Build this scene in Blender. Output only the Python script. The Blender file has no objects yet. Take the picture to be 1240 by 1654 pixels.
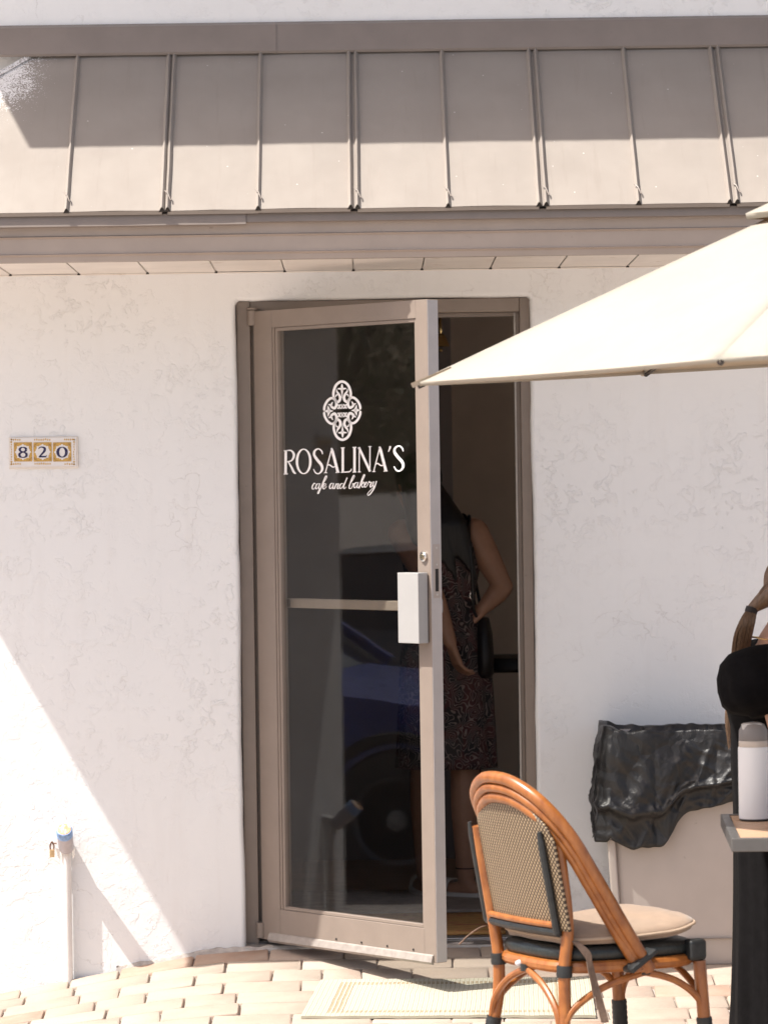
import bpy, bmesh, math, random
from mathutils import Vector, Matrix, noise as mnoise
R = math.radians
random.seed(7)
scene = bpy.context.scene
COL = scene.collection

# ------------------------------------------------------------------ camera
F, CX, CY_ = 6240.0, 620.0, 827.0          # focal length and centre in photograph pixels
CAM = Vector((0.0, -13.0, 1.585))
yaw, pitch, roll = 30.0 / F, 57.0 / F, 0.0145
fwd = Vector((math.sin(yaw) * math.cos(pitch), math.cos(yaw) * math.cos(pitch), -math.sin(pitch)))
rt0 = fwd.cross(Vector((0, 0, 1))).normalized()
up0 = rt0.cross(fwd).normalized()
RT = rt0 * math.cos(roll) - up0 * math.sin(roll)
UP = up0 * math.cos(roll) + rt0 * math.sin(roll)
cam_data = bpy.data.cameras.new('camera')
cam = bpy.data.objects.new('camera', cam_data)
COL.objects.link(cam)
cam.matrix_world = Matrix.Translation(CAM) @ Matrix((RT, UP, -fwd)).transposed().to_4x4()
cam_data.sensor_fit = 'HORIZONTAL'
cam_data.sensor_width = 36.0
cam_data.lens = 36.0 * F / 1240.0
cam_data.clip_start = 0.1
cam_data.clip_end = 2000.0
scene.camera = cam
cam_data.dof.use_dof = True
cam_data.dof.focus_distance = 11.9
cam_data.dof.aperture_fstop = 9.0
scene.render.resolution_x, scene.render.resolution_y = 767, 1024

# ------------------------------------------------------------------ sky, sun, exposure
SUN = Vector((0.56, 0.20, -1.0)).normalized()          # direction the light travels
world = bpy.data.worlds.new('World')
scene.world = world
world.use_nodes = True
wn = world.node_tree
bg = wn.nodes['Background']
sky = wn.nodes.new('ShaderNodeTexSky')
sky.sky_type = 'NISHITA'
sky.sun_disc = False
sky.sun_elevation = math.asin(-SUN.z)
sky.sun_rotation = math.atan2(-SUN.x, -SUN.y)
sky.air_density = 1.0
sky.dust_density = 4.0
sky_tint = wn.nodes.new('ShaderNodeMix')
sky_tint.data_type = 'RGBA'
sky_tint.blend_type = 'MULTIPLY'
sky_tint.inputs[0].default_value = 1.0
sky_tint.inputs[7].default_value = (1.0, 0.94, 0.885, 1.0)      # warm tint multiplied over the whole sky to balance shade colour
wn.links.new(sky.outputs[0], sky_tint.inputs[6])
wn.links.new(sky_tint.outputs[2], bg.inputs[0])
bg.inputs[1].default_value = 0.118
sd = bpy.data.lights.new('sun', 'SUN')
sd.energy = 4.2
sd.angle = R(0.5)
sd.color = (1.0, 0.965, 0.90)
sun = bpy.data.objects.new('sun', sd)
COL.objects.link(sun)
sun.rotation_euler = SUN.to_track_quat('-Z', 'Y').to_euler()
sun.location = (-6, -3, 12)
scene.view_settings.view_transform = 'Standard'
scene.view_settings.look = 'None'
scene.view_settings.gamma = 1.0
scene.view_settings.exposure = 1.0
scene.render.engine = 'CYCLES'
scene.cycles.max_bounces = 8
scene.cycles.diffuse_bounces = 4
scene.cycles.transparent_max_bounces = 16


def ray(u, v):
    return fwd * F + RT * (u - CX) - UP * (v - CY_)


def at(u, v, y):
    """world point on the plane Y = y seen at photograph pixel (u, v)"""
    d = ray(u, v)
    return CAM + d * ((y - CAM.y) / d.y)


# ------------------------------------------------------------------ materials
MATS = {}


def new_mat(name):
    m = bpy.data.materials.new(name)
    m.use_nodes = True
    nt = m.node_tree
    b = nt.nodes['Principled BSDF']
    return m, nt, b


def N(nt, t, **kw):
    n = nt.nodes.new(t)
    for k, v in kw.items():
        if k.startswith('i_'):
            key = k[2:]
            key = int(key) if key.isdigit() else key
            n.inputs[key].default_value = v
        else:
            setattr(n, k, v)
    return n


def coords(nt, scale=(1, 1, 1), kind='Object'):
    tc = N(nt, 'ShaderNodeTexCoord')
    mp = N(nt, 'ShaderNodeMapping')
    mp.inputs['Scale'].default_value = scale
    nt.links.new(tc.outputs[kind], mp.inputs[0])
    return mp.outputs[0]


def mixc(nt, fac, a, b, mode='MIX'):
    m = N(nt, 'ShaderNodeMix', data_type='RGBA', blend_type=mode)
    for s, v in ((m.inputs[6], a), (m.inputs[7], b)):
        if isinstance(v, (tuple, list)):
            s.default_value = (*v[:3], 1)
        else:
            nt.links.new(v, s)
    if isinstance(fac, (int, float)):
        m.inputs[0].default_value = fac
    else:
        nt.links.new(fac, m.inputs[0])
    return m.outputs[2]


def ramp(nt, src, pts, interp='LINEAR'):
    r = N(nt, 'ShaderNodeValToRGB')
    r.color_ramp.interpolation = interp
    els = r.color_ramp.elements
    while len(els) < len(pts):
        els.new(0.5)
    for e, (p, c) in zip(els, pts):
        e.position = p
        e.color = (c, c, c, 1) if isinstance(c, (int, float)) else (*c, 1)
    nt.links.new(src, r.inputs[0])
    return r.outputs[0]


def noise_tex(nt, vec, scale, detail=4, rough=0.55, dist=0.0):
    n = N(nt, 'ShaderNodeTexNoise')
    n.inputs['Scale'].default_value = scale
    n.inputs['Detail'].default_value = detail
    n.inputs['Roughness'].default_value = rough
    n.inputs['Distortion'].default_value = dist
    nt.links.new(vec, n.inputs['Vector'])
    return n.outputs[0]


def bump(nt, h, strength, dist, prev=None):
    b = N(nt, 'ShaderNodeBump')
    b.inputs['Strength'].default_value = strength
    b.inputs['Distance'].default_value = dist
    nt.links.new(h, b.inputs['Height'])
    if prev is not None:
        nt.links.new(prev, b.inputs['Normal'])
    return b.outputs[0]


def mat(name, col, rough=0.6, var=0.12, scale=14.0, bmp=0.0, bscale=120.0, metal=0.0, spec=0.5, sheen=0.0, dirt=None, stretch=(1, 1, 1)):
    """plain painted / moulded / woven surface: colour with uneven tone, uneven gloss and fine relief"""
    if name in MATS:
        return MATS[name]
    m, nt, b = new_mat(name)
    v = coords(nt, stretch)
    n = noise_tex(nt, v, scale, 5)
    lo = tuple(c * (1 - var) for c in col)
    hi = tuple(min(1, c * (1 + var)) for c in col)
    c = mixc(nt, ramp(nt, n, [(0.3, 0.0), (0.7, 1.0)]), lo, hi)
    if dirt:
        d = ramp(nt, noise_tex(nt, v, dirt[1], 6, 0.65), [(dirt[2], 0.0), (dirt[2] + 0.08, 1.0)])
        c = mixc(nt, d, c, dirt[0])
    nt.links.new(c, b.inputs['Base Color'])
    rr = ramp(nt, noise_tex(nt, v, scale * 2.3, 4), [(0.25, max(0.02, rough - 0.08)), (0.75, min(1, rough + 0.08))])
    nt.links.new(rr, b.inputs['Roughness'])
    b.inputs['Metallic'].default_value = metal
    b.inputs['Specular IOR Level'].default_value = spec
    if sheen:
        b.inputs['Sheen Weight'].default_value = sheen
    if bmp:
        nt.links.new(bump(nt, noise_tex(nt, v, bscale, 5), bmp, 0.002), b.inputs['Normal'])
    MATS[name] = m
    return m


# ------------------------------------------------------------------ mesh building
class MB:
    def __init__(self):
        self.v, self.f, self.uv = [], [], None

    def add(self, verts, faces):
        o = len(self.v)
        self.v += [tuple(p) for p in verts]
        self.f += [tuple(i + o for i in f) for f in faces]
        return self

    def box(self, lo, hi, M=None):
        x0, y0, z0 = lo
        x1, y1, z1 = hi
        P = [Vector(p) for p in ((x0, y0, z0), (x1, y0, z0), (x1, y1, z0), (x0, y1, z0), (x0, y0, z1), (x1, y0, z1), (x1, y1, z1), (x0, y1, z1))]
        if M is not None:
            P = [M @ p for p in P]
        return self.add(P, [(0, 3, 2, 1), (4, 5, 6, 7), (0, 1, 5, 4), (1, 2, 6, 5), (2, 3, 7, 6), (3, 0, 4, 7)])

    def prism(self, poly, a, b, axis=0, M=None):
        """poly: 2D points in the two remaining axes, extruded from a to b along axis"""
        n = len(poly)
        vs = []
        for t in (a, b):
            for p in poly:
                q = list(p)
                q.insert(axis, t)
                q = Vector(q)
                vs.append(M @ q if M is not None else q)
        fs = [(i, (i + 1) % n, n + (i + 1) % n, n + i) for i in range(n)]
        fs += [tuple(range(n - 1, -1, -1)), tuple(range(n, 2 * n))]
        return self.add(vs, fs)

    def tube(self, path, rad, seg=10, caps=True, closed=False, M=None):
        path = [Vector(p) for p in path]
        n = len(path)
        rads = rad if isinstance(rad, (list, tuple)) else [rad] * n
        vs, fs = [], []
        prev = None
        for i, p in enumerate(path):
            if closed:
                t = path[(i + 1) % n] - path[i - 1]
            else:
                t = path[min(i + 1, n - 1)] - path[max(i - 1, 0)]
            t.normalize()
            if prev is None:
                a = t.orthogonal().normalized()
            else:
                a = (prev - t * prev.dot(t))
                a = a.normalized() if a.length > 1e-6 else t.orthogonal().normalized()
            prev = a
            b = t.cross(a)
            for k in range(seg):
                ang = 2 * math.pi * k / seg
                q = p + (a * math.cos(ang) + b * math.sin(ang)) * rads[i]
                vs.append(M @ q if M is not None else q)
        m = n if closed else n - 1
        for i in range(m):
            j = (i + 1) % n
            for k in range(seg):
                k2 = (k + 1) % seg
                fs.append((i * seg + k, i * seg + k2, j * seg + k2, j * seg + k))
        if caps and not closed:
            fs.append(tuple(range(seg - 1, -1, -1)))
            fs.append(tuple(range((n - 1) * seg, n * seg)))
        return self.add(vs, fs)

    def loft(self, rings, cap=True, closed_ring=True):
        n = len(rings[0])
        vs = [p for r in rings for p in r]
        fs = []
        for i in range(len(rings) - 1):
            for k in range(n if closed_ring else n - 1):
                k2 = (k + 1) % n
                fs.append((i * n + k, i * n + k2, (i + 1) * n + k2, (i + 1) * n + k))
        if cap and closed_ring:
            fs.append(tuple(range(n - 1, -1, -1)))
            fs.append(tuple(range((len(rings) - 1) * n, len(rings) * n)))
        return self.add(vs, fs)

    def grid(self, rows):
        return self.loft(rows, cap=False, closed_ring=False)

    def sphere(self, c, r, seg=14, rings=9, M=None):
        c = Vector(c)
        rx, ry, rz = (r, r, r) if isinstance(r, (int, float)) else r
        rs = []
        for i in range(rings + 1):
            th = math.pi * i / rings
            s = max(math.sin(th), 0.01)
            rs.append([(M @ (c + Vector((rx * s * math.cos(2 * math.pi * k / seg), ry * s * math.sin(2 * math.pi * k / seg), -rz * math.cos(th)))) if M is not None else
                        c + Vector((rx * s * math.cos(2 * math.pi * k / seg), ry * s * math.sin(2 * math.pi * k / seg), -rz * math.cos(th)))) for k in range(seg)])
        return self.loft(rs)

    def mesh(self, name):
        me = bpy.data.meshes.new(name)
        me.from_pydata([tuple(p) for p in self.v], [], self.f)
        me.update()
        return me

    def build(self, name, m, parent=None, smooth=False, bevel=0.0, seg=1, angle=35, fix=True):
        me = self.mesh(name)
        if fix or bevel:
            bm = bmesh.new()
            bm.from_mesh(me)
            if bevel:
                bmesh.ops.remove_doubles(bm, verts=bm.verts, dist=1e-5)
                es = [e for e in bm.edges if len(e.link_faces) == 2 and e.calc_face_angle(0) > R(30)]
                bmesh.ops.bevel(bm, geom=es, offset=bevel, segments=seg, affect='EDGES', profile=0.5)
            bmesh.ops.recalc_face_normals(bm, faces=bm.faces)
            bm.to_mesh(me)
            bm.free()
        return link(name, me, m, parent, smooth, angle)


def link(name, me, m, parent=None, smooth=False, angle=35):
    o = bpy.data.objects.new(name, me)
    COL.objects.link(o)
    if m is not None:
        me.materials.append(m)
    if smooth:
        me.shade_smooth()
        if angle < 180:
            me.set_sharp_from_angle(angle=R(angle))
    if parent is not None:
        setpar(o, parent)
    return o


WPOS = {}


def setpar(o, parent):
    o.parent = parent
    if parent.name in WPOS:
        o.matrix_parent_inverse = Matrix.Translation(-WPOS[parent.name])


def thing(name, loc, label, cat, group=None):
    o = bpy.data.objects.new(name, None)
    o.empty_display_size = 0.1
    COL.objects.link(o)
    o.location = loc
    WPOS[o.name] = Vector(loc)
    return tag(o, label, cat, group)


def tag(o, label=None, cat=None, group=None, kind=None):
    if label:
        o['label'] = label
    if cat:
        o['category'] = cat
    if group:
        o['group'] = group
    if kind:
        o['kind'] = kind
    return o


def spline(pts, n=8, closed=False):
    """Catmull-Rom through pts (any dimension)"""
    out = []
    P = [tuple(p) for p in pts]
    m = len(P)
    for i in range(m if closed else m - 1):
        if closed:
            p0, p1, p2, p3 = P[i - 1], P[i], P[(i + 1) % m], P[(i + 2) % m]
        else:
            p0, p1, p2, p3 = P[max(i - 1, 0)], P[i], P[i + 1], P[min(i + 2, m - 1)]
        for k in range(n):
            t = k / n
            out.append(tuple(0.5 * ((2 * b) + (c - a) * t + (2 * a - 5 * b + 4 * c - d) * t * t + (3 * b - a - 3 * c + d) * t ** 3) for a, b, c, d in zip(p0, p1, p2, p3)))
    if not closed:
        out.append(P[-1])
    return out


def strokes(mb, items, mp, lift=0.0012):
    """flat lettering: each item is a list of (x, y, width) in drawing units; mp maps (x, y, lift) to the world"""
    for pts in items:
        L, Rr = [], []
        n = len(pts)
        for i, (x, y, w) in enumerate(pts):
            x0, y0, _ = pts[max(i - 1, 0)]
            x1, y1, _ = pts[min(i + 1, n - 1)]
            dx, dy = x1 - x0, y1 - y0
            l = math.hypot(dx, dy) or 1
            nx, ny = -dy / l * w / 2, dx / l * w / 2
            L.append((x + nx, y + ny))
            Rr.append((x - nx, y - ny))
        rows = [[mp(*L[i], 0.0003), mp(*L[i], lift), mp(*Rr[i], lift), mp(*Rr[i], 0.0003)] for i in range(n)]
        mb.loft(rows)


def ell(cx, cy, rx, ry, w_side, w_top, n=28):
    out = []
    for i in range(n + 1):
        a = 2 * math.pi * i / n
        out.append((cx + rx * math.cos(a), cy + ry * math.sin(a), w_top + (w_side - w_top) * abs(math.cos(a)) ** 1.3))
    return out


def rnd(a, b):
    return random.uniform(a, b)

# ------------------------------------------------------------------ surface materials
def stucco_mat(name, col):
    m, nt, b = new_mat(name)
    v = coords(nt)
    big = noise_tex(nt, v, 3.0, 3, 0.5, 0.4)
    warp = N(nt, 'ShaderNodeMixRGB', blend_type='ADD')
    warp.inputs[0].default_value = 0.05
    nz = N(nt, 'ShaderNodeTexNoise')
    nz.inputs['Scale'].default_value = 9.0
    nz.inputs['Detail'].default_value = 4
    nt.links.new(v, nz.inputs['Vector'])
    nt.links.new(v, warp.inputs[1])
    nt.links.new(nz.outputs['Color'], warp.inputs[2])
    # trowelled plateaus: hard-edged steps of one noise
    st = noise_tex(nt, warp.outputs[0], 7.0, 7, 0.62, 0.2)
    plate = ramp(nt, st, [(0.40, 0.0), (0.425, 0.5), (0.56, 0.55), (0.585, 1.0)])
    st2 = noise_tex(nt, warp.outputs[0], 21.0, 6, 0.66, 0.3)
    plate2 = ramp(nt, st2, [(0.54, 0.0), (0.60, 1.0)])
    patchy = ramp(nt, noise_tex(nt, v, 1.7, 2), [(0.42, 0.08), (0.64, 1.0)])
    p2 = N(nt, 'ShaderNodeMath', operation='MULTIPLY')
    nt.links.new(plate2, p2.inputs[0])
    nt.links.new(patchy, p2.inputs[1])
    fine = noise_tex(nt, v, 160.0, 5, 0.7)
    # hairline cracks
    vo = N(nt, 'ShaderNodeTexVoronoi', feature='DISTANCE_TO_EDGE')
    vo.inputs['Scale'].default_value = 4.3
    warp2 = N(nt, 'ShaderNodeMixRGB', blend_type='ADD')
    warp2.inputs[0].default_value = 0.30
    nz2 = N(nt, 'ShaderNodeTexNoise')
    nz2.inputs['Scale'].default_value = 11.0
    nz2.inputs['Detail'].default_value = 6
    nt.links.new(v, nz2.inputs['Vector'])
    nt.links.new(v, warp2.inputs[1])
    nt.links.new(nz2.outputs['Color'], warp2.inputs[2])
    nt.links.new(warp2.outputs[0], vo.inputs['Vector'])
    line = ramp(nt, vo.outputs['Distance'], [(0.0, 1.0), (0.012, 0.0)])
    cmask = ramp(nt, noise_tex(nt, v, 2.6, 3), [(0.545, 0.0), (0.62, 1.0)])
    ck = N(nt, 'ShaderNodeMath', operation='MULTIPLY')
    nt.links.new(line, ck.inputs[0])
    nt.links.new(cmask, ck.inputs[1])
    # pits where the skin has chipped
    pit = ramp(nt, noise_tex(nt, v, 46.0, 3), [(0.70, 0.0), (0.74, 1.0)])
    pm = N(nt, 'ShaderNodeMath', operation='MULTIPLY')
    nt.links.new(pit, pm.inputs[0])
    nt.links.new(cmask, pm.inputs[1])
    c = mixc(nt, ramp(nt, big, [(0.3, 0.0), (0.7, 1.0)]), tuple(x * 0.975 for x in col), col)
    # faint run-off grime on the lime
    gr = ramp(nt, noise_tex(nt, coords(nt, (9, 9, 0.8)), 1.6, 5, 0.6), [(0.55, 0.0), (0.8, 0.09)])
    c = mixc(nt, gr, c, (0.45, 0.38, 0.33))
    ckf = N(nt, 'ShaderNodeMath', operation='MULTIPLY')
    nt.links.new(ck.outputs[0], ckf.inputs[0])
    ckf.inputs[1].default_value = 0.22
    c = mixc(nt, ckf.outputs[0], c, (0.30, 0.25, 0.22))
    nt.links.new(c, b.inputs['Base Color'])
    b.inputs['Roughness'].default_value = 0.85
    b.inputs['Specular IOR Level'].default_value = 0.25
    pmk = N(nt, 'ShaderNodeMath', operation='MULTIPLY')
    nt.links.new(plate, pmk.inputs[0])
    nt.links.new(ramp(nt, noise_tex(nt, v, 2.4, 2), [(0.42, 0.10), (0.64, 1.0)]), pmk.inputs[1])
    n1 = bump(nt, pmk.outputs[0], 0.68, 0.003)
    n2 = bump(nt, p2.outputs[0], 0.6, 0.003, n1)
    n3 = bump(nt, fine, 0.35, 0.0008, n2)
    inv = N(nt, 'ShaderNodeMath', operation='SUBTRACT')
    inv.inputs[0].default_value = 1.0
    addm = N(nt, 'ShaderNodeMath', operation='ADD')
    nt.links.new(ck.outputs[0], addm.inputs[0])
    nt.links.new(pm.outputs[0], addm.inputs[1])
    nt.links.new(addm.outputs[0], inv.inputs[1])
    n4 = bump(nt, inv.outputs[0], 0.5, 0.002, n3)
    n5 = bump(nt, big, 0.5, 0.012, n4)
    nt.links.new(n5, b.inputs['Normal'])
    return m


STUCCO = stucco_mat('white stucco', (0.795, 0.80, 0.805))
UPPER = stucco_mat('upper stucco', (0.81, 0.805, 0.80))


def roof_mat():
    m, nt, b = new_mat('taupe roof paint')
    v = coords(nt)
    n = noise_tex(nt, v, 5.0, 5)
    c = mixc(nt, ramp(nt, n, [(0.3, 0.0), (0.7, 1.0)]), (0.258, 0.225, 0.198), (0.285, 0.251, 0.222))
    # chalky streaks
    s = ramp(nt, noise_tex(nt, coords(nt, (14, 3, 3)), 1.5, 5, 0.6), [(0.5, 0.0), (0.85, 0.28)])
    c = mixc(nt, s, c, (0.315, 0.27, 0.238))
    s2 = ramp(nt, noise_tex(nt, coords(nt, (30, 2.2, 2.2)), 1.2, 6, 0.65), [(0.58, 0.0), (0.76, 0.28)])
    c = mixc(nt, s2, c, (0.20, 0.165, 0.142))
    # white overspray round the hip end, and single specks
    sep = N(nt, 'ShaderNodeSeparateXYZ')
    nt.links.new(v, sep.inputs[0])

    def lin(sock, a, bb):
        r = N(nt, 'ShaderNodeMapRange')
        r.inputs[1].default_value, r.inputs[2].default_value = a, bb
        r.inputs[3].default_value, r.inputs[4].default_value = 0.0, 1.0
        nt.links.new(sock, r.inputs[0])
        return r.outputs[0]
    dx = lin(sep.outputs['X'], -0.97, -1.14)
    dz = lin(sep.outputs['Z'], 2.72, 2.90)
    mm = N(nt, 'ShaderNodeMath', operation='MULTIPLY')
    nt.links.new(dx, mm.inputs[0])
    nt.links.new(dz, mm.inputs[1])
    sp = noise_tex(nt, v, 190.0, 4, 0.7)
    sp2 = noise_tex(nt, v, 26.0, 4, 0.7)
    ad = N(nt, 'ShaderNodeMath', operation='MULTIPLY_ADD')
    nt.links.new(mm.outputs[0], ad.inputs[0])
    ad.inputs[1].default_value = 0.34
    nt.links.new(sp, ad.inputs[2])
    ad2 = N(nt, 'ShaderNodeMath', operation='MULTIPLY_ADD')
    nt.links.new(sp2, ad2.inputs[0])
    ad2.inputs[1].default_value = 0.35
    nt.links.new(ad.outputs[0], ad2.inputs[2])
    spray = ramp(nt, ad2.outputs[0], [(0.93, 0.0), (0.98, 0.9)])
    c = mixc(nt, spray, c, (0.80, 0.78, 0.77))
    vo = N(nt, 'ShaderNodeTexVoronoi')
    vo.inputs['Scale'].default_value = 13.0
    nt.links.new(v, vo.inputs['Vector'])
    spk = ramp(nt, vo.outputs['Distance'], [(0.028, 0.8), (0.04, 0.0)])
    c = mixc(nt, spk, c, (0.62, 0.58, 0.54))
    nt.links.new(c, b.inputs['Base Color'])
    b.inputs['Roughness'].default_value = 0.5
    b.inputs['Specular IOR Level'].default_value = 0.35
    n1 = bump(nt, noise_tex(nt, v, 3.2, 3), 0.5, 0.02)
    n2 = bump(nt, noise_tex(nt, v, 240, 3), 0.12, 0.001, n1)
    nt.links.new(n2, b.inputs['Normal'])
    return m


ROOF = roof_mat()
TRIM = mat('taupe trim paint', (0.225, 0.186, 0.162), 0.45, 0.06, 9, 0.15, 90, dirt=((0.20, 0.165, 0.145), 30, 0.66))
DRIP = mat('taupe drip paint', (0.205, 0.170, 0.148), 0.55, 0.06, 9, 0.15, 90)
FASCIA = mat('taupe fascia paint', (0.36, 0.30, 0.262), 0.5, 0.06, 7, 0.25, 60, dirt=((0.25, 0.21, 0.18), 22, 0.66))
SOFFIT = mat('cream soffit', (0.78, 0.73, 0.68), 0.6, 0.06, 5, 0.1, 80, dirt=((0.62, 0.54, 0.47), 9, 0.62))
DOORPAINT = mat('taupe door enamel', (0.228, 0.184, 0.155), 0.42, 0.05, 12, 0.12, 70, dirt=((0.17, 0.135, 0.115), 35, 0.68))
BARE = mat('brushed aluminium', (0.50, 0.48, 0.46), 0.38, 0.1, 30, 0.2, 200, metal=0.85, stretch=(1, 8, 8))
DARKGAP = mat('black rubber seal', (0.02, 0.018, 0.017), 0.8)
WHITEMETAL = mat('white powder coat', (0.33, 0.325, 0.322), 0.4, 0.03, 10, 0.08, 150)
CHROME = mat('worn chrome', (0.60, 0.58, 0.56), 0.18, 0.1, 60, metal=1.0)
MORTAR = mat('grey mortar', (0.40, 0.36, 0.33), 0.95, 0.25, 40, 1.0, 130)
WHITEPRINT = mat('white vinyl', (0.86, 0.84, 0.83), 0.5, 0.02)


def paver_mat():
    m, nt, b = new_mat('tumbled paver')
    oi = N(nt, 'ShaderNodeObjectInfo')
    ge = N(nt, 'ShaderNodeNewGeometry')
    add = N(nt, 'ShaderNodeMath', operation='ADD')
    nt.links.new(oi.outputs['Random'], add.inputs[0])
    nt.links.new(ge.outputs['Random Per Island'], add.inputs[1])
    fr = N(nt, 'ShaderNodeMath', operation='FRACT')
    nt.links.new(add.outputs[0], fr.inputs[0])
    c = ramp(nt, fr.outputs[0], [(0.0, (0.365, 0.295, 0.243)), (0.18, (0.385, 0.315, 0.258)), (0.36, (0.37, 0.285, 0.233)), (0.52, (0.395, 0.33, 0.275)), (0.68, (0.37, 0.285, 0.233)), (0.80, (0.38, 0.312, 0.256)), (0.92, (0.36, 0.245, 0.185))], 'CONSTANT')
    pos = N(nt, 'ShaderNodeNewGeometry').outputs['Position']
    blotch = ramp(nt, noise_tex(nt, pos, 13, 4), [(0.35, 0.0), (0.7, 0.5)])
    c = mixc(nt, blotch, c, (0.41, 0.345, 0.285))
    spk = ramp(nt, noise_tex(nt, pos, 330, 3, 0.7), [(0.36, 0.4), (0.5, 0.0)])
    c = mixc(nt, spk, c, (0.25, 0.195, 0.15))
    nt.links.new(c, b.inputs['Base Color'])
    b.inputs['Roughness'].default_value = 0.92
    b.inputs['Specular IOR Level'].default_value = 0.15
    n1 = bump(nt, noise_tex(nt, pos, 260, 4, 0.7), 0.5, 0.0014)
    n2 = bump(nt, noise_tex(nt, pos, 35, 3), 0.4, 0.004, n1)
    nt.links.new(n2, b.inputs['Normal'])
    return m


PAVER = paver_mat()
SAND = mat('joint sand', (0.39, 0.355, 0.33), 0.95, 0.25, 60, 0.8, 200)


def glass_mat(name, tint, extra=1.0, rough=0.0):
    m = bpy.data.materials.new(name)
    m.use_nodes = True
    nt = m.node_tree
    nt.nodes.remove(nt.nodes['Principled BSDF'])
    out = nt.nodes['Material Output']
    tr = N(nt, 'ShaderNodeBsdfTransparent')
    tr.inputs[0].default_value = (*tint, 1)
    gl = N(nt, 'ShaderNodeBsdfGlossy')
    gl.inputs['Roughness'].default_value = rough
    gl.inputs['Color'].default_value = (1, 1, 1, 1)
    lw = N(nt, 'ShaderNodeLayerWeight')
    lw.inputs[0].default_value = 0.5
    pw = N(nt, 'ShaderNodeMath', operation='POWER')
    nt.links.new(lw.outputs['Facing'], pw.inputs[0])
    pw.inputs[1].default_value = 5.0
    ma = N(nt, 'ShaderNodeMath', operation='MULTIPLY_ADD')
    nt.links.new(pw.outputs[0], ma.inputs[0])
    ma.inputs[1].default_value = 0.95
    # smears of cleaning film make the reflection slightly uneven
    v = coords(nt)
    sm = ramp(nt, noise_tex(nt, v, 6, 4), [(0.35, 0.040 * extra), (0.7, 0.050 * extra)])
    nt.links.new(sm, ma.inputs[2])
    nt.links.new(bump(nt, noise_tex(nt, v, 1.6, 2), 0.05, 0.01), gl.inputs['Normal'])
    mx = N(nt, 'ShaderNodeMixShader')
    nt.links.new(ma.outputs[0], mx.inputs[0])
    nt.links.new(tr.outputs[0], mx.inputs[1])
    nt.links.new(gl.outputs[0], mx.inputs[2])
    nt.links.new(mx.outputs[0], out.inputs[0])
    return m


GLASS = glass_mat('door glass', (0.80, 0.80, 0.79), 0.54)
WINGLASS = glass_mat('window glass', (0.92, 0.93, 0.92), 0.8)


# ------------------------------------------------------------------ ground
def sstep(a, b, x):
    t = max(0.0, min(1.0, (x - a) / (b - a)))
    return t * t * (3 - 2 * t)


def hz(x, y):
    """height of the paving: a ramp up to the door that also falls away to the left"""
    d = max(0.0, -y)
    r = 0.115 * (d if d < 0.95 else 0.95 + 0.10 * (1 - math.exp(-(d - 0.95) / 0.10)))
    k = 14.0
    s = math.log(1 + math.exp(min(60, -k * (x + 0.52)))) / k
    left = min(0.185 * s, 0.20)
    return -r - left * (1 - 0.5 * min(1, d / 1.3))


def axis(lo, hi, step, ext):
    a, x = [], lo
    while x < hi - 1e-6:
        a.append(x)
        x += step
    a.append(hi)
    g, w = [], step
    x = hi
    while x < ext:
        w *= 1.6
        x += w
        a.append(min(x, ext))
    x, w = lo, step
    while x > -ext:
        w *= 1.6
        x -= w
        a.insert(0, max(x, -ext))
    return a


gx, gy = axis(-3.2, 3.2, 0.08, 400), axis(-4.0, 0.05, 0.08, 400)
rows = []
for y in gy:
    rows.append([(x, y, hz(x, y) - 0.012 - (0.05 if y > 0.02 else 0)) for x in gx])
g = MB().grid(rows).build('pavement', SAND, smooth=True, angle=180)
tag(g, kind='structure')

LENS = [0.128, 0.165, 0.25]
ROWD, GAP = 0.142, 0.0036


def brick_mb(L, seed, M=None):
    rr = random.Random(seed)
    bm = bmesh.new()
    bmesh.ops.create_cube(bm, size=1.0)
    for v_ in bm.verts:
        v_.co.x *= (L - GAP) + rr.uniform(-0.004, 0.002)
        v_.co.y *= (ROWD - 0.0014) + rr.uniform(-0.002, 0.0006)
        v_.co.z *= 0.05
    es = [e for e in bm.edges if abs(e.verts[0].co.z - e.verts[1].co.z) > 0.02]
    bmesh.ops.bevel(bm, geom=es, offset=rr.uniform(0.004, 0.008), segments=1, affect='EDGES', profile=0.5)
    es = [e for e in bm.edges if e.verts[0].co.z > 0 and e.verts[1].co.z > 0]
    bmesh.ops.bevel(bm, geom=es, offset=0.0042, segments=1, affect='EDGES', profile=0.6)
    for v_ in bm.verts:
        if v_.co.z > 0:
            v_.co.z += rr.uniform(-0.0006, 0.0004)
            v_.co.x += rr.uniform(-0.002, 0.002)
    return bm


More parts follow.
